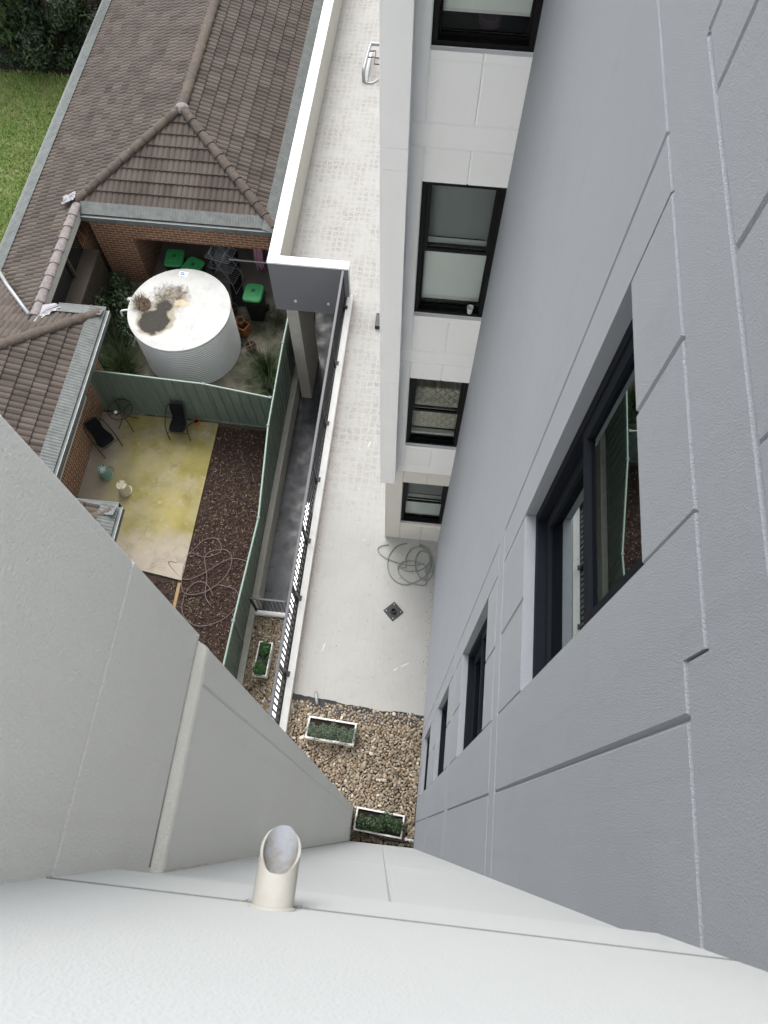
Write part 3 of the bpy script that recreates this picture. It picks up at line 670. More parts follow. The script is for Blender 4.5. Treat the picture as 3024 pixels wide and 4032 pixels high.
# long railing
RL = thing('railing', 'long black baluster railing with a grey top rail fixed outside the terrace kerb', 'railing')
g = MB(); g.box(-2.005, .9, .955, -1.955, 10.925, 1.0); g.build('top_rail', 'rail_top', RL, bevel=.004)
g = MB(); g.box(-2.0, .9, .04, -1.965, 10.92, .075); g.build('bottom_rail', 'rail_dark', RL)
y = .95
while y < 10.9:
    MB().box(-1.991, y, .075, -1.971, y + .02, .956).build('baluster', 'rail_dark', RL); y += .108
y = .35
ys = [10.6, 9.1, 7.6, 6.3, 4.98, 3.83, 2.42, 1.3]
for y in ys:
    b = MB(); b.box(-2.005, y, -.02, -1.96, y + .04, .955); b.build('post', 'rail_dark', RL)
    b = MB(); b.box(-1.96, y - .03, .02, -1.905, y + .07, .10); b.box(-1.93, y - .03, .131, -1.885, y + .07, .143); b.build('bracket', 'rail_dark', RL)
# cross railing in the sunken deck
CR = thing('railing', 'short black railing across the sunken deck on the pale cross kerb', 'railing')
g = MB(); g.box(-3.44, 4.50, -2.56, -2.62, 4.54, -2.52); g.build('top_rail', 'rail_top', CR)
g = MB(); g.box(-3.44, 4.505, -3.42, -2.62, 4.535, -3.39); g.build('bottom_rail', 'rail_dark', CR)
for k in range(9):
    x = -3.40 + k * .095; MB().box(x, 4.512, -3.40, x + .014, 4.527, -2.55).build('baluster', 'rail_dark', CR)
MB().box(-3.445, 4.495, -3.503, -3.405, 4.545, -2.53).build('post', 'rail_dark', CR)

# ------------------------------------------------------------------ fences
def fence_run(t, P, zt, zb, base):
    # P : list of top points (x,y), base : list of base points
    for i in range(len(P) - 1):
        a, b = Vector(P[i]), Vector(P[i + 1]); a0, b0 = Vector(base[i]), Vector(base[i + 1])
        L = (b - a).length; d = (b - a).normalized(); nrm = Vector((-d.y, d.x))
        mb = MB(); vs = []; per = .26; us = [0]
        u = .06
        prof = []
        while u < L - .05:
            prof += [(u, 0), (u + .015, .022), (u + .055, .022), (u + .07, 0)]; u += per / 1.0
        prof = [(0.0, 0)] + [p for p in prof if p[0] < L] + [(L, 0)]
        rows = 5
        for r_ in range(rows):
            tz = r_ / (rows - 1); z = zb + (zt - .03 - zb) * tz
            for (uu, h) in prof:
                f = uu / L; bt = a.lerp(b, f); bb = a0.lerp(b0, f); q = bb.lerp(bt, tz)
                q = q + nrm * (h - .01 + .012 * noise.noise(Vector((uu * 1.3, z * 1.1, i * 3.1))))
                vs.append((q.x, q.y, z))
        m_ = len(prof); fs = [(r_ * m_ + k, r_ * m_ + k + 1, (r_ + 1) * m_ + k + 1, (r_ + 1) * m_ + k) for r_ in range(rows - 1) for k in range(m_ - 1)]
        mb.add(vs, fs); mb.build('sheet', 'fence', t)
        c = MB(); c.tube([(a.x, a.y, zt - .018), (b.x, b.y, zt - .018)], .024, 6); c.build('cap_rail', 'fence_cap', t)
        c = MB(); q0, q1 = a0, b0; c.tube([(q0.x, q0.y, zb + .03), (q1.x, q1.y, zb + .03)], .026, 4); c.build('base_rail', 'fence', t)
    for i, (p, q) in enumerate(zip(P, base)):
        c = MB(); c.tube([(q[0], q[1], zb - .05), (p[0], p[1], zt - .015)], .037, 4); c.build('post', 'fence', t)
        c = MB(); c.box(p[0] - .032, p[1] - .032, zt - .03, p[0] + .032, p[1] + .032, zt + .012); c.build('post_cap', 'dark_box', t)
F1 = thing('fence', 'long sage green ribbed metal fence running beside the sunken deck', 'fence')
fence_run(F1, [(-3.61, 13.2), (-3.62, 10.91), (-3.585, 8.52), (-3.40, 6.15), (-3.51, 3.78), (-3.58, 1.4)], -1.75, -3.52,
          [(-3.63, 13.2), (-3.63, 10.91), (-3.63, 8.52), (-3.63, 6.15), (-3.63, 3.78), (-3.63, 1.4)])
F2 = thing('fence', 'short sage green ribbed metal fence between patio and water tank', 'fence')
fence_run(F2, [(-8.30, 9.60), (-5.335, 9.50), (-3.66, 9.29)], -1.75, -3.5, [(-8.36, 9.53), (-5.28, 9.50), (-3.68, 9.42)])

# ------------------------------------------------------------------ tiled house
HS = thing('house', 'brown brick house with weathered brown tiled hip roofs', 'house')
PT = .4
def clip(o, planes):
    bm = bmesh.new(); bm.from_mesh(o.data)
    for co, no in planes:
        bmesh.ops.bisect_plane(bm, geom=list(bm.verts) + list(bm.edges) + list(bm.faces), plane_co=co, plane_no=no, clear_outer=True)
    bm.to_mesh(o.data); bm.free(); return o
def tile_field(O, U, Vd, nu, nv, planes, tw=.30, th=.325):
    """O eave corner, U along the eave, Vd up the slope (unit)."""
    O = Vector(O); U = Vector(U).normalized(); Vd = Vector(Vd).normalized(); Nn = U.cross(Vd)
    if Nn.z < 0: Nn = -Nn
    mb = MB(); cols = 12
    for j in range(nv):
        for i in range(nu):
            off = 0 if j % 2 == 0 else 0
            du = random.uniform(-.003, .003); dz = random.uniform(0, .004); vs = []
            for (tv, hz) in ((-.006, -.020), (0, .034), (.004, .036), (.5, .018), (1.06, .0)):
                for k in range(cols + 1):
                    a = k / cols; wv = .030 * (abs(math.cos(a * 2 * PI)) ** .75)
                    h = hz + dz + (wv if hz > -.01 else wv * .9)
                    vs.append(O + U * (i * tw + a * tw * .995 + du) + Vd * ((j + tv) * th) + Nn * h)
            m_ = cols + 1
            fs = [(r * m_ + k, r * m_ + k + 1, (r + 1) * m_ + k + 1, (r + 1) * m_ + k) for r in range(4) for k in range(cols)]
            mb.add(vs, fs)
    o = mb.build('tile_slope', 'tile', HS, smooth=False)
    return clip(o, planes)
def caps(A, B, r=.115, mat='cap', L=.38):
    A = Vector(A); B = Vector(B); d = (B - A); n_ = max(1, round(d.length / L)); d.normalize(); s = d.cross(Vector((0, 0, 1))).normalized(); u = s.cross(d)
    mb = MB(); step = (B - A).length / n_
    for i in range(n_):
        vs = []
        for (t, rr) in ((-.05, r * .75), (-.05, r * 1.16), (.10, r * 1.14), (1.0, r * .92)):
            p = A + d * (step * (i + t))
            for k in range(11):
                a = PI * k / 10; vs.append(p + s * math.cos(a) * rr + u * (math.sin(a) * rr * .75 - .02))
        mb.add(vs, [(q * 11 + k, q * 11 + k + 1, (q + 1) * 11 + k + 1, (q + 1) * 11 + k) for q in range(3) for k in range(10)])
    return mb.build('ridge_cap', mat, HS, smooth=False)
def guard(A, B, up, wdt=.33, lift=.078):
    """corrugated grey gutter strip along an eave from A to B, rising in direction up"""
    A = Vector(A); B = Vector(B); up = Vector(up).normalized(); d = (B - A).normalized(); L = (B - A).length; nrm = d.cross(up)
    if nrm.z < 0: nrm = -nrm
    mb = MB(); vs = []; N = int(L / .02)
    for j, w_ in enumerate((0, .5, 1)):
        for i in range(N + 1):
            vs.append(A + d * (L * i / N) + up * (w_ * wdt) + nrm * (lift + .007 * math.sin(i / N * L / .075 * 2 * PI) + .004 * noise.noise(Vector((i * .05, w_ * 3, 2)))))
    mb.add(vs, [(j * (N + 1) + i, j * (N + 1) + i + 1, (j + 1) * (N + 1) + i + 1, (j + 1) * (N + 1) + i) for j in range(2) for i in range(N)])
    mb.build('gutter_guard', 'guard', HS, smooth=True)
    g = MB(); out = Vector((-up.x, -up.y, 0)).normalized()
    for a, b in (((0, -.02), (0, 0)),):
        p = [A + out * .0, B + out * .0]
    q = [A + out * .10, B + out * .10]
    g.add([p[0] + Vector((0, 0, .03)), p[1] + Vector((0, 0, .03)), q[1] + Vector((0, 0, .035)), q[0] + Vector((0, 0, .035)), q[1] - Vector((0, 0, .11)), q[0] - Vector((0, 0, .11)), p[1] - Vector((0, 0, .11)), p[0] - Vector((0, 0, .11))], [(0, 1, 2, 3), (3, 2, 4, 5), (5, 4, 6, 7), (7, 6, 1, 0)])
    g.build('gutter', 'guard', HS)
    g = MB(); g.tube([q[0] + Vector((0, 0, .035)), q[1] + Vector((0, 0, .035))], .009, 5); g.build('gutter_bead', 'galv', HS)
E_ = -1.0
AP = Vector((-6.95, 16.55, .10))
sx = math.sqrt(1 + PT * PT)
hipL = (Vector((-9.7, 13.8, 0)), Vector((1, -1, 0)))    # plan line from front-left hip : x+... direction (1,1)
# right slope
nr = Vector((1, 1, 0)).normalized()
tile_field((-4.2, 13.4, E_), (0, 1, 0), (-1, 0, PT), 64, 9,
           [(AP, Vector((-1, 0, 0))), (AP, Vector((-1, -1, 0)).normalized())])
# left slope : long, from x=-11.35 up to the ridge
tile_field((-11.40, 9.0, .1 - PT * (11.40 - 6.95)), (0, 1, 0), (1, 0, PT), 78, 15,
           [(AP, Vector((1, 0, 0))), (AP + Vector((0, 0, 0)), Vector((1, -1, 0)).normalized()) if False else (Vector((-9.25, 0, 0)), Vector((0, 0, -1))) if False else (AP, Vector((1, 0, 0)))])
o = [c for c in HS.children if c.name.startswith('tile_slope')][-1]
bm = bmesh.new(); bm.from_mesh(o.data)
dele = []
for f in bm.faces:
    c_ = f.calc_center_median()
    bad = False
    if c_.x > -9.33 and c_.y < 13.85: bad = True
    if c_.x > -9.33 and c_.y - 13.8 < c_.x + 9.70: bad = True
    if (c_.y - 10.3) < -(c_.x + 9.45) * 1.13 - .0: bad = True       # valley to the front wing
    if bad: dele.append(f)
bmesh.ops.delete(bm, geom=dele, context='FACES'); bm.to_mesh(o.data); bm.free()
# front hip
tile_field((-9.9, 13.77, E_), (1, 0, 0), (0, 1, PT), 20, 10,
           [(AP, Vector((1, 1, 0)).normalized()), (AP, Vector((-1, 1, 0)).normalized()), (Vector((-9.35, 0, 0)), Vector((-1, 0, 0)))])
caps(AP + Vector((0, 9, .05)), AP + Vector((0, .1, .05)), .13)
caps((-9.42, 14.08, E_ + .18), AP + Vector((-.05, -.05, .06)))
caps((-4.23, 13.83, E_ + .08), AP + Vector((.05, -.05, .06)))
g = MB(); g.lathe([(.0, .10), (.10, .085), (.17, .03), (.2, -.03)], AP + Vector((0, 0, .04)), 7); g.build('apex_cap', 'cap_grey', HS)
caps((-9.36, 10.35, -.80), (-9.36, 13.95, -.82), .12, 'cap_grey')
g = MB(); g.box(-9.30, 10.35, -1.08, -9.265, 13.78, -.80); g.build('barge_board', 'fascia', HS)
guard((-9.30, 13.77, E_), (-4.2, 13.77, E_), (0, 1, PT)); guard((-4.2, 13.6, E_), (-4.2, 32, E_), (-1, 0, PT)); guard((-11.40, 9, -1.68), (-11.40, 32, -1.68), (1, 0, PT), .38)
# lead flashings
def flash(pts, name='flashing'):
    mb = MB(); c_ = sum((Vector(p) for p in pts), Vector()) / len(pts); vs = [c_ + Vector((0, 0, .01))]
    N = len(pts) * 5
    for i in range(N):
        a = Vector(pts[i // 5]); b = Vector(pts[(i // 5 + 1) % len(pts)]); q = a.lerp(b, (i % 5) / 5)
        q += Vector((random.uniform(-.03, .03), random.uniform(-.03, .03), random.uniform(-.01, .02))); vs.append(q); 
    for i in range(N): vs.append(vs[0].lerp(vs[i + 1], .5) + Vector((0, 0, random.uniform(-.015, .03))))
    fs = [(0, N + 1 + i, N + 1 + (i + 1) % N) for i in range(N)] + [(N + 1 + i, 1 + i, 1 + (i + 1) % N, N + 1 + (i + 1) % N) for i in range(N)]
    mb.add(vs, fs).build(name, 'lead', HS)
flash([(-9.78, 14.22, -.86), (-9.42, 14.25, -.72), (-9.40, 13.96, -.70), (-9.80, 13.94, -.88)])
flash([(-9.60, 10.15, -.83), (-9.5, 10.50, -.80), (-9.0, 10.75, -.80), (-8.85, 10.72, -.86), (-9.05, 10.35, -.74), (-9.35, 9.95, -.68)])
# front wing roof (eave x=-7.83, back eave y=10.8)
tile_field((-7.83, -2, E_), (0, 1, 0), (-1, 0, PT), 44, 12, [((-7.83, 10.8, 0), Vector((1, 1, 0)).normalized())])
o = [c for c in HS.children if c.name.startswith('tile_slope')][-1]
tile_field((-7.83, 12.4, E_ - .64), (-1, 0, 0), (0, -1, PT), 18, 18, [((-7.83, 10.8, 0), Vector((1, -1, 0)).normalized()) if False else ((-7.83, 10.8, 0), Vector((-1, -1, 0)).normalized())] if False else [])
o = [c for c in HS.children if c.name.startswith('tile_slope')][-1]
bm = bmesh.new(); bm.from_mesh(o.data); dele = []
for f in bm.faces:
    c_ = f.calc_center_median()
    if (10.8 - c_.y) > (-7.83 - c_.x) + .02: dele.append(f)      # beyond hip
    elif c_.y > 10.8 and c_.x > -9.5: dele.append(f)
    elif (c_.y - 10.2) > -(c_.x + 9.45) * 1.13 + .05 and c_.x < -9.38: dele.append(f)
bmesh.ops.delete(bm, geom=dele, context='FACES'); bm.to_mesh(o.data); bm.free()
o = [c for c in HS.children if c.name.startswith('tile_slope')][-2]
bm = bmesh.new(); bm.from_mesh(o.data); dele = [f for f in bm.faces if (10.8 - f.calc_center_median().y) < (-7.83 - f.calc_center_median().x) - .02]
bmesh.ops.delete(bm, geom=dele, context='FACES'); bm.to_mesh(o.data); bm.free()
caps((-7.95, 10.68, -.90), (-11.5, 7.13, .52), .12)
guard((-7.83, 10.8, E_), (-9.0, 10.8, E_), (0, -1, PT), .30); guard((-7.83, 10.8, E_), (-7.83, 3, E_), (-1, 0, PT), .36)
g = MB(); g.tube([(-11.2, 12.2, -1.42), (-10.6, 11.5, -1.22), (-9.45, 10.3, -.72)], .05, 10); g.build('drain_pipe', 'galv', HS, smooth=True)
# third roof corner over the near patio
tile_field((-6.25, 0, E_), (0, 1, 0), (-1, 0, PT), 19, 4, [((-6.25, 5.75, 0), Vector((1, 1, 0)).normalized()), ((-7.7, 0, 0), Vector((-1, 0, 0)))])
caps((-6.35, 5.64, -.93), (-7.5, 4.7, -.50), .12)
g = MB(); g.add([(-6.22, 5.75, E_ + .03), (-8.0, 5.75, E_ + .03), (-8.0, 5.0, E_ + .33), (-6.97, 5.0, E_ + .33)], [(0, 1, 2, 3)]); g.build('corner_sheet', 'guard', HS)
guard((-6.22, 5.75, E_), (-8.0, 5.75, E_), (0, -1, PT), .30); guard((-6.22, 5.75, E_), (-6.22, 1, E_), (-1, 0, PT), .36)
g = MB(); g.box(-8.2, -1, -1.02, -6.4, 5.55, -.99)
g.build('eave_lining', 'fascia', HS)
# walls
BY = 13.86
W = MB()
W.box(-9.2, BY, -1.80, -4.1, BY + .23, -1.1)
W.box(-9.2, BY, gz - .05, -8.17, BY + .23, -1.801)
W.box(-8.40, BY + .231, gz, -8.17, BY + 3.6, -1.1)
W.box(-8.17, BY + 3.6, gz, -4.1, BY + 3.8, -1.1)
W.box(-4.1, BY, gz, -3.87, BY + 3.8, -1.1)
W.box(-8.65, -2, gz - .05, -8.42, 10.35, -2.46)
W.box(-8.65, 9.22, -2.459, -8.42, 10.35, -1.1); W.box(-8.65, -2, -2.459, -8.42, 5.9, -1.1)
W.box(-9.9, 10.12, gz, -8.651, 10.35, -1.1)
W.build('brick_wall', 'brick', HS)
g = MB(); g.box(-8.46, 5.9, -2.70, -8.41, 9.3, -2.455); g.build('soldier_course', 'brick_s', HS)
g = MB(); g.box(-8.43, 5.9, -2.455, -8.405, 9.22, -2.435); g.box(-8.43, 9.2, -2.435, -8.405, 9.22, -1.1); g.build('window_frame', 'white_paint', HS)
MB().add([(-8.52, 5.9, -2.43), (-8.52, 9.2, -2.43), (-8.52, 9.2, -1.1), (-8.52, 5.9, -1.1)], [(0, 1, 2, 3)]).build('window_pane', 'dark_glass', HS)
g = MB(); g.box(-9.2, BY + .2, -1.12, -4.0, BY + 3.7, -1.08); g.box(-8.8, 0, -1.12, -7.85, 10.6, -1.08); g.build('soffit', 'fascia', HS)
g = MB(); g.box(-11.1, 10.4, gz, -9.55, 32, -1.9); g.build('side_wall', 'brick', HS)
g = MB(); g.box(-9.55, 10.36, -2.05, -9.08, 13.55, -1.99); g.build('ledge', 'timber', HS)
g = MB()
y = 10.5
while y < 13.5: g.box(-9.12, y, gz, -9.09, y + .06, -2.05); y += .095
g.build('timber_slats', 'timber', HS)
MB().add([(-9.50, 10.5, -1.98), (-9.50, 13.5, -1.98), (-9.50, 13.5, -1.1), (-9.50, 10.5, -1.1)], [(0, 1, 2, 3)]).build('window_pane', 'dark_glass', HS)
g = MB(); g.box(-9.49, 12.55, -1.98, -9.42, 12.62, -1.1); g.build('window_mullion', 'timber', HS)
g = MB(); g.tube([(-4.35, 13.82, -1.1), (-4.35, 13.82, -3.45)], .04, 10); g.build('downpipe', 'dark_pot', HS, smooth=True)

# ------------------------------------------------------------------ water tank
TX, TY, TR, TZ = -6.46, 11.745, 1.305, -1.88
TK = thing('water_tank', 'big round corrugated white water tank with a stained flat lid', 'water tank', (TX, TY, gz))
H_ = TZ - gz; prof = []
N = 21 * 12
for i in range(N + 1):
    z = H_ * i / N; prof.append((TR - .024 + .022 * math.sin(2 * PI * i / 12), z))
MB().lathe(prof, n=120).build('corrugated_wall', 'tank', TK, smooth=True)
MB().lathe([(TR + .004, H_ - .03), (TR + .012, H_ - .01), (TR + .012, H_ + .012), (TR - .01, H_ + .018), (0, H_ + .019)], n=120).build('lid', 'tank_lid', TK)
for xx in (-.30, .52):
    hl = math.sqrt(TR ** 2 - xx ** 2) - .02
    mt = Matrix.Rotation(R(-8), 4, 'Z') @ Matrix.Translation((xx, 0, 0))
    MB().box(-.006, -hl, H_ + .0185, .006, hl, H_ + .0225, mt).build('lid_seam', 'tank_lid', TK)
g = MB(); g.box(-.12, -.075, 0, .12, .075, .002); st_ = g.build('sticker', 'white_plastic', TK, loc=(-.13, 1.13, H_ + .021))
st_.rotation_euler = (0, 0, R(-8))
cu = bpy.data.curves.new('p', 'FONT'); cu.body = 'P'; cu.size = .20; cu.extrude = .001; cu.offset = .004; cu.align_x = 'CENTER'; cu.align_y = 'CENTER'
to = bpy.data.objects.new('tmp', cu); C.objects.link(to); dg = bpy.context.evaluated_depsgraph_get(); me = bpy.data.meshes.new_from_object(to.evaluated_get(dg)); bpy.data.objects.remove(to)
me.materials.clear(); me.materials.append(M['blue']); lt = bpy.data.objects.new('letter', me); C.objects.link(lt); lt.parent = st_; lt.location = (.0, 0, .003); lt.rotation_euler = (0, 0, R(90))
MB().tube([(-1.22, .16, H_ - .10), (-1.36, .22, H_ - .06), (-1.42, .24, H_ - .12)], .06, 12).build('inlet_elbow', 'white_plastic', TK, smooth=True)
MB().tube(smoothpath([(-1.2, -.08, H_ - .10), (-1.42, -.16, H_ - .04), (-1.50, -.19, H_ - .08), (-1.51, -.2, H_ - .22)], 5), .028, 10).build('overflow_pipe', 'white_plastic', TK, smooth=True)
g = MB(); g.lathe([(.0, .0), (.17, .0), (.19, .03), (.19, .05), (.15, .04), (.0, .03)], (0, 0, 0), 20); g.build('inlet_strainer', 'dark_pot', TK, loc=(-.93, .02, H_ + .02))

# ------------------------------------------------------------------ plants
def blades(mb, c, n, L, spread, wid, up=.6, droop=1.0, rbase=.05):
    for _ in range(n):
        a = random.uniform(0, 2 * PI); ln = L * random.uniform(.5, 1.1); tilt = random.uniform(.1, spread)
        base = Vector(c) + Vector((math.cos(a) * rbase * random.random() * 2, math.sin(a) * rbase * random.random() * 2, 0))
        d = Vector((math.cos(a) * math.sin(tilt), math.sin(a) * math.sin(tilt), math.cos(tilt))); s = Vector((-math.sin(a), math.cos(a), 0))
        p = base.copy(); vs = []; K = 4
        for k in range(K + 1):
            w_ = wid * (1 - (k / K) ** 1.5) + .0006; vs += [p - s * w_, p + s * w_]
            p = p + d * (ln / K); d = (d + Vector((0, 0, -.28 * droop * (k + 1) / K))).normalized()
        mb.add(vs, [(2 * k, 2 * k + 1, 2 * k + 3, 2 * k + 2) for k in range(K)])
def leaves(mb, centers, n, size, jitter, flat=.5):
    for _ in range(n):
        c, r = random.choice(centers)
        v = Vector((random.gauss(0, 1), random.gauss(0, 1), random.gauss(0, 1))); v.normalize(); v *= random.random() ** .33
        p = Vector(c) + Vector((v.x * r[0], v.y * r[1], v.z * r[2]))
        nrm = (v + Vector((0, 0, flat)) + Vector((random.gauss(0, jitter), random.gauss(0, jitter), random.gauss(0, jitter)))).normalized()
        a = nrm.orthogonal().normalized(); a = Matrix.Rotation(random.uniform(0, 6.28), 3, nrm) @ a; b = nrm.cross(a)
        s = size * random.uniform(.6, 1.3); w_ = s * .42
        mb.add([p - a * s, p + b * w_ + nrm * s * .12, p + a * s, p - b * w_ + nrm * s * .12], [(0, 1, 2, 3)])
g = MB(); blades(g, (TX - 1.0, TY + .06, TZ + .04), 260, .24, 1.5, .004, rbase=.10, droop=.7)
tag(g.build('grass_tuft', 'dry'), 'dry tufty grass growing out of the strainer on the tank lid', 'grass')
g = MB(); 
for c in ((-8.35, 11.0, gz), (-8.6, 10.5, gz), (-8.1, 10.7, gz), (-8.5, 11.6, gz)): blades(g, c, 260, .85, 1.1, .009, rbase=.12)
tag(g.build('strappy_plant', 'blade'), 'dark strappy clump in the shaded bed left of the water tank', 'plant')
g = MB(); blades(g, (-4.30, 11.15, gz), 360, .85, 1.2, .008, rbase=.08); blades(g, (-4.15, 10.65, gz), 160, .6, 1.1, .007, rbase=.08)
tag(g.build('strappy_plant', 'blade'), 'green strappy clump against the long fence right of the water tank', 'plant')
g = MB(); leaves(g, [((-8.5, 12.7, -3.0), (.35, .5, .5)), ((-8.3, 12.1, -3.2), (.4, .5, .35)), ((-8.7, 13.2, -2.9), (.25, .35, .5)), ((-8.9, 12.2, -2.9), (.2, .8, .6))], 2600, .05, .6)
tag(g.build('leafy_shrub', 'leaf_dark'), 'dark leafy shrub in the corner below the brick pier', 'shrub')
g = MB(); leaves(g, [((-3.85, 11.7 + .5 * k, -3.3), (.10, .3, .2)) for k in range(4)] + [((-4.4, 12.9, -3.45), (.35, .3, .06)), ((-5.2, 12.1, -3.46), (.2, .3, .05))], 1500, .028, .7)
tag(g.build('weeds', 'leaf_dark'), 'low weeds and creeper along the back fence edge near the bins', 'weeds', kind='stuff')
g = MB()
for k in range(26):
    x = random.uniform(-5.2, -3.75); y = random.uniform(9.6, 13.2); 
    if (x - TX) ** 2 + (y - TY) ** 2 < 1.4 ** 2: continue
    blades(g, (x, y, gz), 14, .12, 1.5, .003, rbase=.1)
for k in range(12): blades(g, (-5.35 + random.uniform(0, 1.7), 9.40 + random.uniform(-.03, .02), gz - .02), 20, .09, 1.4, .003, rbase=.06)
for x, y in ((-4.6, 8.1), (-4.3, 5.0), (-4.9, 4.4), (-3.9, 7.4), (-4.8, 6.9)): blades(g, (x, y, gz - .03), 40, .13, 1.4, .003, rbase=.12)
tag(g.build('weeds', 'dry'), 'thin grassy weeds dotted over the yard and the bark bed', 'weeds', kind='stuff')

# bark chips
mb = MB()
for _ in range(15000):
    if random.random() < .86: x = random.uniform(-5.3, -3.66); y = random.uniform(1.6, 9.35)
    else: x = random.uniform(-7.5, -5.3); y = random.uniform(3.2, 5.02)
    L = random.uniform(.012, .042); wd = random.uniform(.005, .011); e = Matrix.Rotation(random.uniform(0, 6.28), 3, 'Z') @ Matrix.Rotation(random.gauss(0, .35), 3, 'Y')
    o = Vector((x, y, gz - .052 + random.uniform(0, .03)))
    mb.add([e @ Vector(p) + o for p in ((-L, -wd, 0), (L, -wd * .6, 0), (L, wd, .002), (-L, wd * .8, .002), (-L, 0, wd), (L, 0, wd * .8))], [(0, 1, 5, 4), (2, 3, 4, 5), (0, 4, 3), (1, 2, 5)])
tag(mb.build('bark_chips', 'chip'), 'dark reddish-brown bark chips covering the garden bed by the patio', 'mulch', kind='stuff')
# lawn
mb = MB()
for _ in range(46000):
    x = random.uniform(-15.6, -11.3); y = random.uniform(11.5, 22.3)
    if x < -15.6 + (22 - y) * 0: continue
    a = random.uniform(0, 6.28); h = random.uniform(.04, .10); dx, dy = math.cos(a), math.sin(a); w_ = .012
    if noise.noise(Vector((x * .5, y * .5, 4))) > .25 and random.random() < .5: h *= .5
    mb.add([(x - dy * w_, y + dx * w_, gz), (x + dy * w_, y - dx * w_, gz), (x + dx * h * .9, y + dy * h * .9, gz + h)], [(0, 1, 2)])
tag(mb.build('grass', 'grass'), 'patchy green lawn beyond the far side of the tiled roof', 'grass', kind='stuff')
# trees top left
def tree(x, y, h, rx, ry, n_, size, mat, label, cl=12):
    t = thing('tree', label, 'tree', (x, y, gz), group='trees along the far lawn edge')
    tr = MB(); tr.tube([(0, 0, 0), (.05, .02, h * .4), (-.03, .05, h * .8)], [.11, .08, .03], 8)
    for k in range(6):
        a = k * 1.05; tr.tube([(0, 0, h * (.25 + .08 * k)), (math.cos(a) * rx * .6, math.sin(a) * ry * .6, h * (.45 + .08 * k))], [.05, .015], 6)
    tr.build('trunk', 'wood_trunk', t, smooth=True)
    cs = []
    for k in range(cl):
        a = random.uniform(0, 6.28); q = random.random() ** .5
        zz = random.uniform(.06, .95) * h; f = math.sqrt(max(.1, 1 - (zz / h - .45) ** 2 * 2.2))
        r = random.uniform(.45, .75); cs.append(((math.cos(a) * rx * q * f, math.sin(a) * ry * q * f, zz), (r, r, r * .7)))
    mb = MB(); leaves(mb, cs, n_, size, .55, .4); mb.build('crown', mat, t)
def fern_tree(x, y, h, label):
    t = thing('tree', label, 'tree', (x, y, gz), group='trees along the far lawn edge')
    MB().tube([(0, 0, 0), (.05, .02, h * .5), (-.03, .05, h * .9)], [.10, .07, .03], 8).build('trunk', 'wood_trunk', t, smooth=True)
    mb = MB()
    for _ in range(360):
        a = random.uniform(0, 6.28); q = random.random() ** .5 * 1.5; p = Vector((math.cos(a) * q, math.sin(a) * q, h * random.uniform(.25, 1.0)))
        a2 = a + random.gauss(0, .6); d = Vector((math.cos(a2), math.sin(a2), random.uniform(-.5, .3))).normalized(); s = d.cross(Vector((0, 0, 1))).normalized(); L = random.uniform(.3, .5)
        for k in range(11):
            c_ = p + d * (L * k / 11) + Vector((0, 0, -.12 * (k / 11) ** 2)); l_ = .075 * math.sin(PI * (k + 1.5) / 13)
            for sg in (-1, 1):
                e = (s * sg + d * .5).normalized() * l_ * 1.3; f = d * .016
                mb.add([c_ - f, c_ + e - f * .3 + Vector((0, 0, -.01)), c_ + f], [(0, 1, 2)])
    mb.build('crown', 'leaf_fern', t)
tree(-13.4, 23.3, 3.6, 1.7, 1.3, 15000, .085, 'leaf_hedge', 'dense dark evergreen tree nearest the tiled roof at the top left', 26)
tree(-15.6, 24.3, 4.0, 1.8, 1.4, 15000, .085, 'leaf_hedge', 'dense dark evergreen tree behind the feathery light green one at the top left', 26)
tree(-14.0, 26.6, 4.4, 2.0, 1.6, 13000, .09, 'leaf_hedge', 'dark evergreen tree at the very top left edge of the view', 26)
tree(-16.6, 27.2, 4.6, 2.0, 1.6, 11000, .09, 'leaf_dark', 'dark evergreen tree in the far top left corner behind the others', 26)
fern_tree(-15.9, 23.2, 3.1, 'feathery light green tree standing at the left edge of the lawn')
g = MB(); leaves(g, [((-15.5 + .45 * k, 22.6, -3.25), (.35, .3, .28)) for k in range(9)], 2600, .05, .6)
tag(g.build('undergrowth', 'leaf_hedge'), 'low dark undergrowth along the back edge of the lawn', 'undergrowth', kind='stuff')

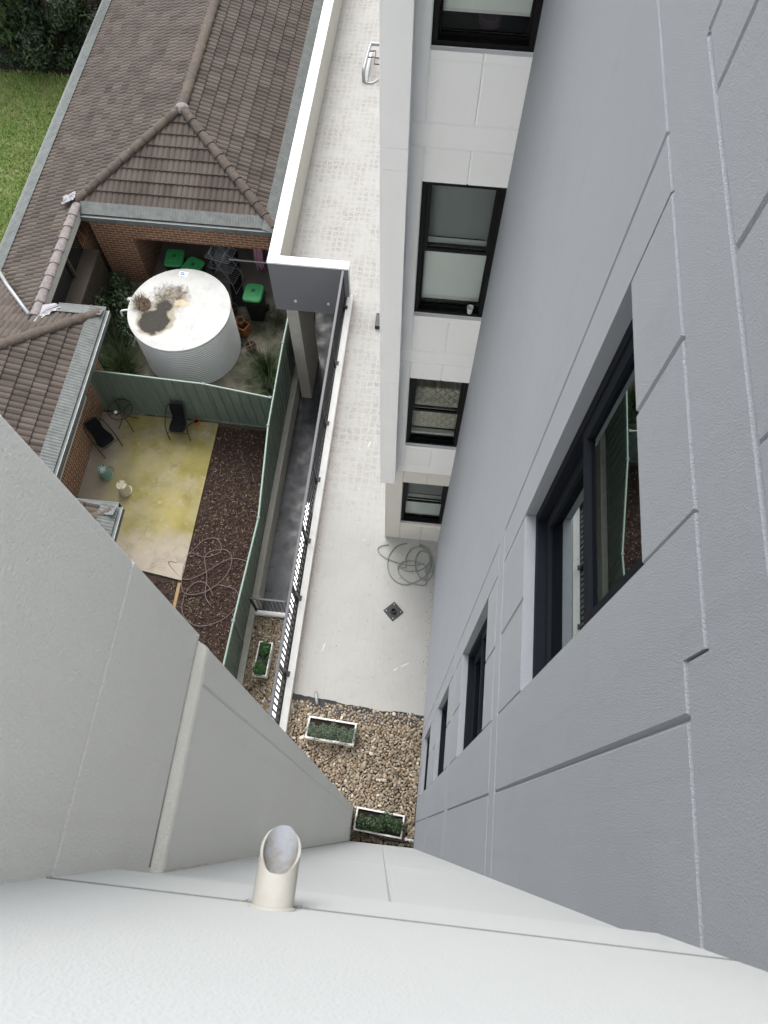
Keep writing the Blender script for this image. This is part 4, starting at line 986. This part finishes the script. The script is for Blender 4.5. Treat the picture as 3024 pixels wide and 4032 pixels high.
# ------------------------------------------------------------------ bins
def make_bin():
    t = thing('wheelie_bin', '', 'bin')
    b = MB(); w0, d0, w1, d1, h = .19, .21, .25, .29, .93
    V = []
    for (a, c, z) in ((w0, d0, .03), (w0 + .01, d0 + .01, .25), (w1 - .015, d1 - .02, .80), (w1, d1, .84), (w1, d1, h)):
        r = .04
        for (sx_, sy_) in ((1, 1), (-1, 1), (-1, -1), (1, -1)):
            V += [(sx_ * a, sy_ * (c - r), z), (sx_ * (a - r), sy_ * c, z)] if sx_ * sy_ > 0 else [(sx_ * (a - r), sy_ * c, z), (sx_ * a, sy_ * (c - r), z)]
    b.add(V, [(i * 8 + k, i * 8 + (k + 1) % 8, (i + 1) * 8 + (k + 1) % 8, (i + 1) * 8 + k) for i in range(4) for k in range(8)] + [tuple(range(7, -1, -1)), tuple(range(32, 40))])
    b.build('body', 'bin_body', t)
    l = MB(); V = []
    for (a, c, z) in ((.262, .305, .925), (.266, .31, .95), (.25, .295, .975), (.235, .28, .985)):
        for k in range(16):
            an = 2 * PI * (k + .5) / 16; ca, sa = math.cos(an), math.sin(an); e = .35
            V.append((a * math.copysign(abs(ca) ** e, ca), c * math.copysign(abs(sa) ** e, sa), z))
    l.add(V, [(i * 16 + k, i * 16 + (k + 1) % 16, (i + 1) * 16 + (k + 1) % 16, (i + 1) * 16 + k) for i in range(3) for k in range(16)] + [tuple(range(48, 64))])
    ld = l.build('lid', 'bin_green', t)
    e = MB(); V = []
    for (a, c, z) in ((.135, .155, .984), (.127, .147, .993)):
        for k in range(16):
            an = 2 * PI * (k + .5) / 16; ca, sa = math.cos(an), math.sin(an)
            V.append((a * math.copysign(abs(ca) ** .4, ca), c * math.copysign(abs(sa) ** .4, sa) + .03, z))
    e.add(V, [(k, (k + 1) % 16, 16 + (k + 1) % 16, 16 + k) for k in range(16)] + [tuple(range(16, 32))]); e.build('raised_panel', 'bin_green', ld)
    e = MB()
    for q in range(5): e.box(-.05 + q * .02, -.01, .993, -.042 + q * .02, .09, .998)
    e.box(-.055, .09, .993, .05, .097, .998); e.box(-.055, .035, .993, .05, .042, .998); e.build('emblem', 'bin_body', ld)
    MB().tube([(-.22, .32, .90), (.22, .32, .90)], .014, 8).build('handle', 'bin_body', t)
    for sx_ in (-1, 1): MB().tube([(sx_ * .20, .24, .10), (sx_ * .25, .24, .10)], .10, 16).build('wheel', 'bin_body', t)
    return t
b0 = make_bin(); b0.location = (-4.87, 13.02, gz + .004); b0.rotation_euler = (0, 0, R(-2)); b0['group'] = 'green-lidded wheelie bins'
b0['label'] = 'green-lidded black wheelie bin standing alone beside the terrace wall'
b1 = copy_tree(b0); b1.location = (-7.26, 13.98, gz + .01); b1.rotation_euler = (0, 0, R(4)); b1['label'] = 'green-lidded wheelie bin standing left and behind its neighbour in the porch'
b2 = copy_tree(b0); b2.location = (-6.70, 13.74, gz + .01); b2.rotation_euler = (0, 0, R(-22)); b2['label'] = 'turned green-lidded wheelie bin half hidden behind the round water tank'

# ------------------------------------------------------------------ porch things
tag(MB().prism([(-6.3, 15.4), (-5.95, 15.4), (-5.30, 13.3), (-5.65, 13.25)], gz + .008, gz + .02).build('floor_mat', 'mat_black'), 'long black rubber mat lying on the porch floor', 'mat')
tag(MB().prism([(-6.75, 15.6), (-6.68, 15.6), (-6.2, 13.7), (-6.28, 13.7)], gz + .022, gz + .06).build('black_pole', 'mat_black'), 'thin black pole lying on the porch floor beside the airer', 'pole')
DR = thing('drying_rack', 'grey wire clothes airer with tiered shelves standing in the porch opening', 'clothes airer', (-5.92, 14.05, gz))
DR.rotation_euler = (0, 0, R(-14))
fr_ = MB()
for sy in (-1, 1):
    fr_.tube(smoothpath([(-.30, sy * .28, 0), (-.24, sy * .26, .5), (.16, sy * .22, 1.25), (.20, sy * .22, 1.38)], 6), .011, 8)
    fr_.tube(smoothpath([(.36, sy * .28, 0), (.26, sy * .26, .5), (-.18, sy * .22, 1.25), (-.22, sy * .22, 1.38)], 6), .011, 8)
for p, z in (((-.22), 1.38), ((.20), 1.38), (-.30, .02), (.36, .02)): fr_.tube([(p, -.25, z), (p, .25, z)], .010, 8)
fr_.build('frame', 'rack', DR, smooth=True)
for z in (.42, .85, 1.22):
    s_ = MB(); hw = .36
    for sx_ in (-1, 1): s_.tube([(sx_ * hw, -.27, z), (sx_ * hw, .27, z)], .007, 6)
    for k in range(10): yy_ = -.27 + .06 * k; s_.tube([(-hw, yy_, z), (hw, yy_, z)], .005 if 0 < k < 9 else .008, 5)
    s_.build('wire_shelf', 'rack', DR)
tag(MB().tube([(-5.6, 13.75, -2.15), (-3.95, 13.78, -2.2)], .022, 8).build('clothes_rail', 'rack'), 'horizontal grey clothes rail reaching from the airer to the slate box', 'rail')
def cloth(name, label, x0, x1, y, z0, z1, mat):
    mb = MB(); vs = []; n_ = 14
    for j in range(8):
        for i in range(n_ + 1):
            f = i / n_; z = z1 + (z0 - z1) * j / 7; vs.append((x0 + (x1 - x0) * f + .01 * math.sin(j), y + .03 * math.sin(f * 15 + j * .3) * (j / 7 + .2), z))
    mb.add(vs, [(j * (n_ + 1) + i, j * (n_ + 1) + i + 1, (j + 1) * (n_ + 1) + i + 1, (j + 1) * (n_ + 1) + i) for j in range(7) for i in range(n_)])
    o = mb.build(name, mat, smooth=True); sol = o.modifiers.new('s', 'SOLIDIFY'); sol.thickness = .006
    tag(o, label, 'clothes')
cloth('hanging_cloth', 'pink cloth hanging in the shade of the porch', -5.05, -4.80, 14.2, -3.0, -1.95, 'pink')
cloth('hanging_trousers', 'dark blue trousers hanging at the right end of the porch', -4.45, -4.22, 13.98, -3.35, -2.1, 'navy')

def pot(x, y, r, h, mat, label, z=gz, soil=True, tilt=0):
    t = thing('plant_pot', label, 'pot', (x, y, z)); t.rotation_euler = (tilt, 0, 0)
    MB().lathe([(0, 0), (r * .68, 0), (r * .92, h * .8), (r, h * .8), (r, h), (r * .88, h), (r * .82, h * .6), (0, h * .6)], n=22).build('pot_body', mat, t, smooth=False)
    if soil: MB().lathe([(r * .84, h * .75), (0, h * .77)], n=18).build('soil', 'soil', t)
pot(-5.86, 9.36, .085, .16, 'terracotta', 'small orange terracotta pot at the foot of the fence right of the chair')
pot(-5.58, 13.05, .14, .26, 'dark_pot', 'dark empty pot in the shade between tank and standing bin')
pot(-4.85, 11.83, .155, .24, 'dark_pot', 'round dark pot with crossed sticks alone on the mossy concrete')
bx = thing('planter_box', 'orange timber planter box right of the water tank', 'planter', (-5.17, 12.42, gz), R(-25))
g = MB()
for a in ((-.15, -.15, 0, .15, -.13, .32), (-.15, .13, 0, .15, .15, .32), (-.15, -.13, 0, -.13, .13, .32), (.13, -.13, 0, .15, .13, .32)): g.box(*a)
g.build('box_sides', 'orange_wood', bx, bevel=.003); MB().box(-.13, -.13, .05, .13, .13, .2).build('soil', 'soil', bx)
pot(-5.24, 12.52, .11, .2, 'terracotta', 'terracotta pot set into the back of the orange planter box', z=gz + .2)
sk_ = MB(); sk_.tube([(-4.98, 11.72, -3.25), (-4.70, 11.90, -3.2)], .008, 5); sk_.tube([(-4.78, 11.70, -3.22), (-4.92, 11.95, -3.24)], .008, 5)
tag(sk_.build('sticks', 'pine'), 'two crossed sticks lying over the round dark pot', 'sticks')
tag(MB().box(-8.7, 11.6, gz + .01, -8.1, 12.2, gz + .03).build('drain_grate', 'galv'), 'grey metal grate lying in the shaded bed left of the tank', 'grate')

# ------------------------------------------------------------------ patio furniture
def make_chair():
    t = thing('patio_chair', '', 'chair')
    # faces -Y ; seat .42
    fr = MB()
    # hoop : front feet, up over the arms and round the back
    L = [(-.265, -.26, 0), (-.27, -.24, .25), (-.275, -.16, .52), (-.27, .04, .66), (-.235, .22, .80), (-.13, .32, .88), (0, .345, .90)]
    pth = smoothpath(L, 5); full = pth + [Vector((-p.x, p.y, p.z)) for p in reversed(pth[:-1])]
    fr.tube(full, .013, 8); fr.build('hoop_frame', 'tube_black', t, smooth=True)
    for s in (-1, 1):
        MB().tube(smoothpath([(s * .19, -.16, .40), (s * .225, .10, .22), (s * .245, .29, 0)], 4), .012, 8).build('rear_leg', 'tube_black', t, smooth=True)
    MB().tube([(-.268, -.22, .30), (.268, -.22, .30)], .009, 6).build('stretcher', 'tube_black', t)
    se = MB(); vs = []; prof = [(-.24, .40, .17), (-.22, .425, .19), (-.05, .41, .20), (.10, .405, .18), (.16, .44, .165), (.20, .55, .155), (.25, .70, .175), (.30, .84, .165), (.315, .87, .13)]
    for (y, z, hw) in prof:
        for k in range(9):
            f = k / 8 * 2 - 1; vs.append((f * hw, y + .02 * (f * f), z + .02 * f * f * 0))
    se.add(vs, [(j * 9 + k, j * 9 + k + 1, (j + 1) * 9 + k + 1, (j + 1) * 9 + k) for j in range(len(prof) - 1) for k in range(8)])
    o = se.build('woven_seat', 'wicker', t, smooth=True); so_ = o.modifiers.new('s', 'SOLIDIFY'); so_.thickness = .02
    pa = [Vector((hw * s, y, z)) for s in (1,) for (y, z, hw) in prof]; pb = [Vector((-p.x, p.y, p.z)) for p in reversed(pa)]
    MB().tube(smoothpath(pa + pb, 3), .010, 6, closed=True).build('seat_rim', 'tube_black', t, smooth=True)
    return t
c1 = make_chair(); c1.location = (-6.21, 9.08, gz); c1.rotation_euler = (0, 0, R(3)); c1['group'] = 'black wicker patio chairs'
c1['label'] = 'black wicker armchair with its back to the green fence'
c2 = copy_tree(c1); c2.location = (-8.02, 8.47, gz); c2.rotation_euler = (0, 0, R(48)); c2['label'] = 'black wicker armchair with its back to the brick wall'
TB = thing('patio_table', 'small round glass patio table with black legs in the fence corner', 'table', (-7.66, 9.17, gz))
MB().tube([(math.cos(a) * .31, math.sin(a) * .31, .70) for a in [2 * PI * k / 40 for k in range(40)]], .011, 6, closed=True).build('rim', 'tube_black', TB, smooth=True)
MB().lathe([(.30, .698), (.30, .706), (0, .706)], n=40).build('glass_top', 'glass', TB)
for k in range(4):
    a = R(40 + 90 * k); ca, sa = math.cos(a), math.sin(a)
    MB().tube(smoothpath([(ca * .30, sa * .30, .695), (ca * .10, sa * .10, .64), (ca * .05, sa * .05, .40), (ca * .20, sa * .20, .12), (ca * .30, sa * .30, .0)], 4), .011, 7).build('leg', 'tube_black', TB, smooth=True)
jr = thing('jar', 'small dark candle jar with a white lid on the glass table', 'jar', (-7.70, 9.02, gz + .707))
MB().lathe([(0, 0), (.04, 0), (.042, .09), (.0, .09)], n=16).build('jar_body', 'black_plastic', jr, smooth=False); MB().lathe([(.043, .085), (.043, .105), (0, .107)], n=16).build('jar_lid', 'white_plastic', jr)
def bucket(x, y, mat, label, rz, wmat=None, r=.145, h=.36):
    t = thing('upturned_bucket', label, 'bucket', (x, y, gz), rz, group='upturned buckets on the patio')
    b = MB(); b.lathe([(r * 1.0, .0), (r * 1.16, .01), (r * 1.16, .03), (r * 1.02, .035), (r * 1.0, .07), (r * 1.04, .075), (r * 1.0, .09), (r * .86, h - .02), (r * .86, h), (r * .80, h), (r * .79, h - .015), (0, h - .015)], n=28)
    b.build('bucket_body', mat, t, smooth=False)
    rb = MB()
    for k in range(8):
        a = PI * k / 4; ca, sa = math.cos(a), math.sin(a); rb.tube([(0, 0, h - .012), (ca * r * .8, sa * r * .8, h - .012)], .005, 4)
    rb.tube([(math.cos(a) * r * .4, math.sin(a) * r * .4, h - .011) for a in [2 * PI * k / 20 for k in range(20)]], .004, 4, closed=True)
    rb.build('base_ribs', wmat or mat, t)
    lg = MB()
    for a in (2.6, 4.3, .6):
        lg.box(math.cos(a) * r * .7 - .012, math.sin(a) * r * .7 - .012, h - .014, math.cos(a) * r * .7 + .012, math.sin(a) * r * .7 + .012, h + .004)
    lg.build('feet', 'black_plastic' if mat != 'bucket_green' else 'white_plastic', t)
    MB().tube(smoothpath([(-r * 1.1, 0, .05), (-r * 1.35, -.1, .012), (-r * .9, -.2, .01), (0, -.24, .01)], 6), .004, 5).build('wire_handle', 'black_plastic', t)
    return t
M['bucket_teal'] = simple('bucket_teal', (.17, .29, .25), .5, .1); M['bucket_cream'] = simple('bucket_cream', (.55, .50, .38), .5, .12); M['bucket_green'] = simple('bucket_green', (.02, .27, .06), .4, .1); M['yellow'] = simple('bucket_yellow', (.45, .35, .03), .5, .1)
bucket(-7.83, 7.62, 'bucket_teal', 'upturned teal bucket with a dirty white base beside the brick wall', 3.6, 'white_paint')
bucket(-7.25, 7.24, 'bucket_cream', 'upturned cream bucket standing out on the algae-stained patio', 4.4, 'bucket_cream')
bg_ = bucket(-7.72, 6.60, 'bucket_green', 'upturned bright green bucket with a yellow label by the roof corner', 1.2)
g = MB(); r = .142
g.add([(math.cos(a) * r, math.sin(a) * r, z) for z in (.1, .26) for a in [-1.9 + .1 * k for k in range(12)]], [(k, k + 1, 13 + k, 12 + k) for k in range(11)]); g.build('paper_label', 'yellow', bg_)
g = MB(); g.lathe([(0, 0), (.13, 0), (.17, .18), (.15, .26), (.10, .30), (0, .29)], (-8.12, 6.55, gz), 14); tag(g.build('rubbish_sack', 'black_plastic', smooth=True), 'small black sack against the brick wall beside the green bucket', 'sack')
# timber edging and slab-end board
tag(MB().box(-5.42, 3.0, gz - .07, -5.34, 5.0, gz - .015, Matrix.Rotation(R(0), 4, 'Z')).build('timber_edging', 'pine', bevel=.004), 'pale yellow timber edging board running from the patio corner through the bark', 'edging')
tag(MB().box(-5.3, 9.36, gz - .08, -3.7, 9.40, gz + .01).build('sleeper_board', 'timber'), 'grey timber board at the base of the cross fence beside the bark', 'board')

# ------------------------------------------------------------------ hoses
def hose(name, label, pts, r, mat, z, k=7):
    P = smoothpath([(a, b, z + .6 * r * (i % 3)) for i, (a, b) in enumerate(pts)], k)
    tag(MB().tube(P, r, 7).build(name, mat, smooth=True), label, 'hose')
def circ(cx, cy, rx, ry, a0, a1, n_=10, rot=0):
    out = []
    for i in range(n_):
        a = R(a0 + (a1 - a0) * i / (n_ - 1)); x_ = rx * math.cos(a); y_ = ry * math.sin(a)
        out.append((cx + x_ * math.cos(rot) - y_ * math.sin(rot), cy + x_ * math.sin(rot) + y_ * math.cos(rot)))
    return out
HOSE1 = ([(-3.75, 5.68), (-4.3, 5.72), (-4.9, 5.25), (-5.3, 5.1), (-5.7, 5.4), (-5.72, 5.5), (-5.5, 5.52), (-5.2, 5.9), (-5.0, 6.15), (-4.7, 6.2), (-4.55, 5.9), (-4.9, 5.7), (-5.3, 5.75), (-5.35, 5.2), (-5.2, 4.75), (-4.7, 4.85), (-4.3, 5.3), (-4.25, 5.75), (-4.5, 5.95), (-4.9, 5.75), (-4.75, 5.2)]
         )
hose('garden_hose', 'thin brown garden hose sprawled in loops over the bark and patio edge', HOSE1 + [(-4.7, 4.75), (-4.5, 4.5)], .011, 'brown_hose', gz - .01)
hose('garden_hose', 'brown hose loop lying on the bark close to the long fence', [(-4.45, 5.05), (-4.0, 4.95), (-3.9, 4.6), (-4.2, 4.2), (-4.7, 4.0), (-5.1, 4.2), (-5.2, 4.6), (-5.05, 5.0), (-4.75, 5.05), (-4.5, 4.75)], .011, 'brown_hose', gz - .01)
H2 = circ(-.02, 4.78, .36, .42, 95, 300, 9) + circ(.20, 4.82, .25, .33, -60, 200, 9) + circ(.10, 4.92, .34, .28, 200, 420, 9, .3) + circ(.32, 4.78, .17, .3, 60, 400, 10, .2) + circ(.15, 4.62, .33, .22, 40, 330, 10, -.3) + circ(-.1, 4.95, .5, .18, 330, 130, 8, -.15)
hose('garden_hose', 'tangled grey-green hose heaped on the terrace against the grey wall', H2, .009, 'green_hose', .012, 6)

# ------------------------------------------------------------------ terrace bits
dr = thing('roof_drain', 'square black flanged drain lying diamond-wise on the white terrace', 'drain', (-.17, 3.82, 0), R(45))
MB().box(-.135, -.135, .002, .135, .135, .014).build('flange', 'black_plastic', dr, bevel=.003)
MB().lathe([(.055, .014), (.045, .03), (.045, .075), (.036, .075), (.036, .02), (0, .02)], n=20).build('spigot', 'black_plastic', dr, smooth=False)
g = MB()
for a, b in ((1, 1), (1, -1), (-1, 1), (-1, -1)): g.lathe([(.012, .014), (.01, .02), (0, .021)], (a * .095, b * .095, 0), 8)
g.build('screws', 'galv', dr)
def trough(x, y, L, Wd, rz, label, z=-.03, h=.26):
    t = thing('planter_trough', label, 'planter', (x, y, z), rz); k = .028; a, b = L / 2, Wd / 2
    g = MB(); g.box(-a, -b, 0, a, -b + k, h); g.box(-a, b - k, 0, a, b, h); g.box(-a, -b + k, 0, -a + k, b - k, h); g.box(a - k, -b + k, 0, a, b - k, h)
    g.build('trough_sides', 'white_paint', t, bevel=.003)
    MB().box(-a + k, -b + k, .02, a - k, b - k, h - .05).build('soil', 'soil', t)
trough(-1.02, 1.55, .84, .37, R(-3), 'white trough planter of grey-green foliage on the pebbles by the kerb')
trough(-.045, .19, .80, .36, R(-4), 'white trough planter of dark foliage at the foot of the near white wall')
trough(-3.06, 3.38, .78, .32, R(88), 'white trough planter in the sunken pebble bed behind the railing', z=-3.62)
def bush(name, label, cs, n_, size, mat):
    mb = MB(); leaves(mb, cs, n_, size, .6, .8); tag(mb.build(name, mat), label, 'plant')
bush('trailing_plant', 'grey-green trailing foliage filling the trough by the kerb', [((-1.34 + .10 * k + random.uniform(-.03, .03), 1.55 - .004 * k + random.uniform(-.08, .05), .26 + random.uniform(0, .05)), (.10, .13, .05)) for k in range(8)] + [((-.85, 1.40, .2), (.22, .07, .08))], 3200, .013, 'leaf_sage')
bush('leafy_plant', 'dark leafy foliage filling the trough below the near white wall', [((-.34 + .085 * k, .20 + random.uniform(-.07, .07), .29 + random.uniform(0, .06)), (.10, .12, .08)) for k in range(8)], 1700, .024, 'leaf_dark')
bush('bushy_plant', 'round bright green bush at the far end of the sunken trough', [((-3.04, 3.60, -3.26), (.13, .17, .12))], 1300, .016, 'leaf_bright')
bush('bushy_plant', 'round bright green bush at the near end of the sunken trough', [((-3.08, 3.13, -3.26), (.15, .18, .12))], 1400, .016, 'leaf_bright')
g = MB(); blades(g, (-3.02, 3.37, -3.38), 70, .24, 1.4, .006, rbase=.02); tag(g.build('spider_plant', 'leaf_sage'), 'small spiky plant between the two bushes of the sunken trough', 'plant')
# pipe stub, irrigation lines, tap
tag(MB().tube([(-1.40, 2.20, .03), (-1.335, 1.99, .05)], .028, 14).build('pipe_offcut', 'galv', smooth=True), 'short silver pipe offcut lying across the black membrane', 'pipe')
tag(MB().tube(smoothpath([(-.84, 1.36, .03), (-.86, 1.22, .03), (-1.0, 1.10, .03), (-1.15, 1.0, .03), (-1.2, .85, .03)], 6), .008, 6).build('irrigation_tube', 'black_plastic', smooth=True), 'thin black irrigation tube snaking over pebbles from the kerbside trough', 'tube')
tag(MB().tube(smoothpath([(-.48, .06, .03), (-.3, .02, .03), (.1, -.05, .03), (.4, -.06, .03), (.50, -.03, .05)], 6), .008, 6).build('irrigation_tube', 'black_plastic', smooth=True), 'thin black irrigation tube along the foot of the near white wall', 'tube')
tag(MB().tube(smoothpath([(-3.3, 2.1, -3.6), (-3.28, 2.72, -3.58), (-3.1, 2.74, -3.58), (-2.75, 2.45, -3.58)], 6), .008, 6).build('irrigation_tube', 'black_plastic', smooth=True), 'thin black irrigation tube lying in the sunken pebble bed', 'tube')
tp = thing('tap', 'white plastic tap fitting low on the corner by the near trough', 'tap', (.47, -.02, .08))
MB().tube([(.09, 0, 0), (-.07, .01, 0)], .016, 10).build('tap_body', 'white_plastic', tp, smooth=True)
g = MB(); g.tube([(-.05, .01, -.02), (-.05, .01, .035)], .026, 10); g.tube([(.0, .0, 0), (.02, 0, 0)], .026, 10); g.build('collars', 'white_plastic', tp, smooth=False)
mb = MB()
for _ in range(420):
    if random.random() < .5: x = -1.79 + abs(random.gauss(0, .06)); y = random.uniform(2.3, 11)
    elif random.random() < .5: x = .54 - abs(random.gauss(0, .06)); y = random.uniform(2.2, 5.2)
    else: x = random.uniform(-1.7, .5); y = random.uniform(2.2, 12)
    s_ = random.uniform(.004, .013); a = random.uniform(0, 6.28); u_ = Vector((math.cos(a), math.sin(a), 0)) * s_; v_ = Vector((-math.sin(a), math.cos(a), 0)) * s_ * random.uniform(.3, .8); p = Vector((x, y, .003))
    mb.add([p - u_, p + v_ * .8, p + u_, p - v_, p + Vector((0, 0, s_ * .5))], [(0, 1, 4), (1, 2, 4), (2, 3, 4), (3, 0, 4)])
tag(mb.build('grit', 'chip'), 'scattered dark grit and leaf crumbs on the white terrace', 'debris', kind='stuff')
# pipe frame behind the pilaster
af = thing('service_pipes', 'silver lagged service pipes rising from the terrace behind the pilaster', 'pipes', (-2.3, 18.6, 0))
MB().tube(smoothpath([(.35, .75, .3), (.0, .75, .3), (-.05, .72, .3), (-.12, -.2, .28), (-.12, -.3, .12), (-.12, -.32, 0)], 4), .045, 8).build('lagged_pipe', 'galv', af, smooth=True)
for yy_ in (.45, .2): MB().tube([(-.05, yy_, .30), (.12, yy_, .32), (.14, yy_ - .25, .3), (.35, yy_ - .25, .3)], .018, 6).build('copper_pipe', 'copper', af)
MB().tube(smoothpath([(-.12, -.35, .02), (.0, -.42, .02), (.15, -.38, .02), (.35, -.15, .05)], 5), .015, 6).build('cable', 'rack', af)
g = MB(); g.box(-.10, -.4, .001, -.02, .8, .03); g.build('base_rail', 'galv', af)
g = MB(); g.box(-1.23, 10.22, .0, -1.0, 10.58, .10); g.box(-1.22, 10.38, .10, -1.01, 10.40, .104)
tag(g.build('vent_box', 'black_plastic', bevel=.006), 'small black box on the terrace peeping out behind the pilaster', 'box')
# paint flakes on terrace
for (x, y, L, a, lab) in ((-1.37, 3.02, .09, 80, 'white paint streak on the terrace close to the kerb'), (.13, 2.85, .08, 30, 'larger white paint smear on the terrace near the grey wall'), (-.03, 2.75, .05, 40, 'smaller white paint smear beside the larger one on the terrace'), (-1.02, 7.3, .08, 75, 'white scrape on the terrace in front of the pilaster')):
    mb = MB(); ra = R(a); P = []
    for k in range(14):
        t = 2 * PI * k / 14; q = 1 + .35 * noise.noise(Vector((k * 1.7, x * 5, y)))
        u_, v_ = math.cos(t) * L * q, math.sin(t) * .010 * q; P.append((x + u_ * math.cos(ra) - v_ * math.sin(ra), y + u_ * math.sin(ra) + v_ * math.cos(ra)))
    mb.prism(P, .0006, .0025); tag(mb.build('paint_smear', 'flush_white'), lab, 'paint smear')
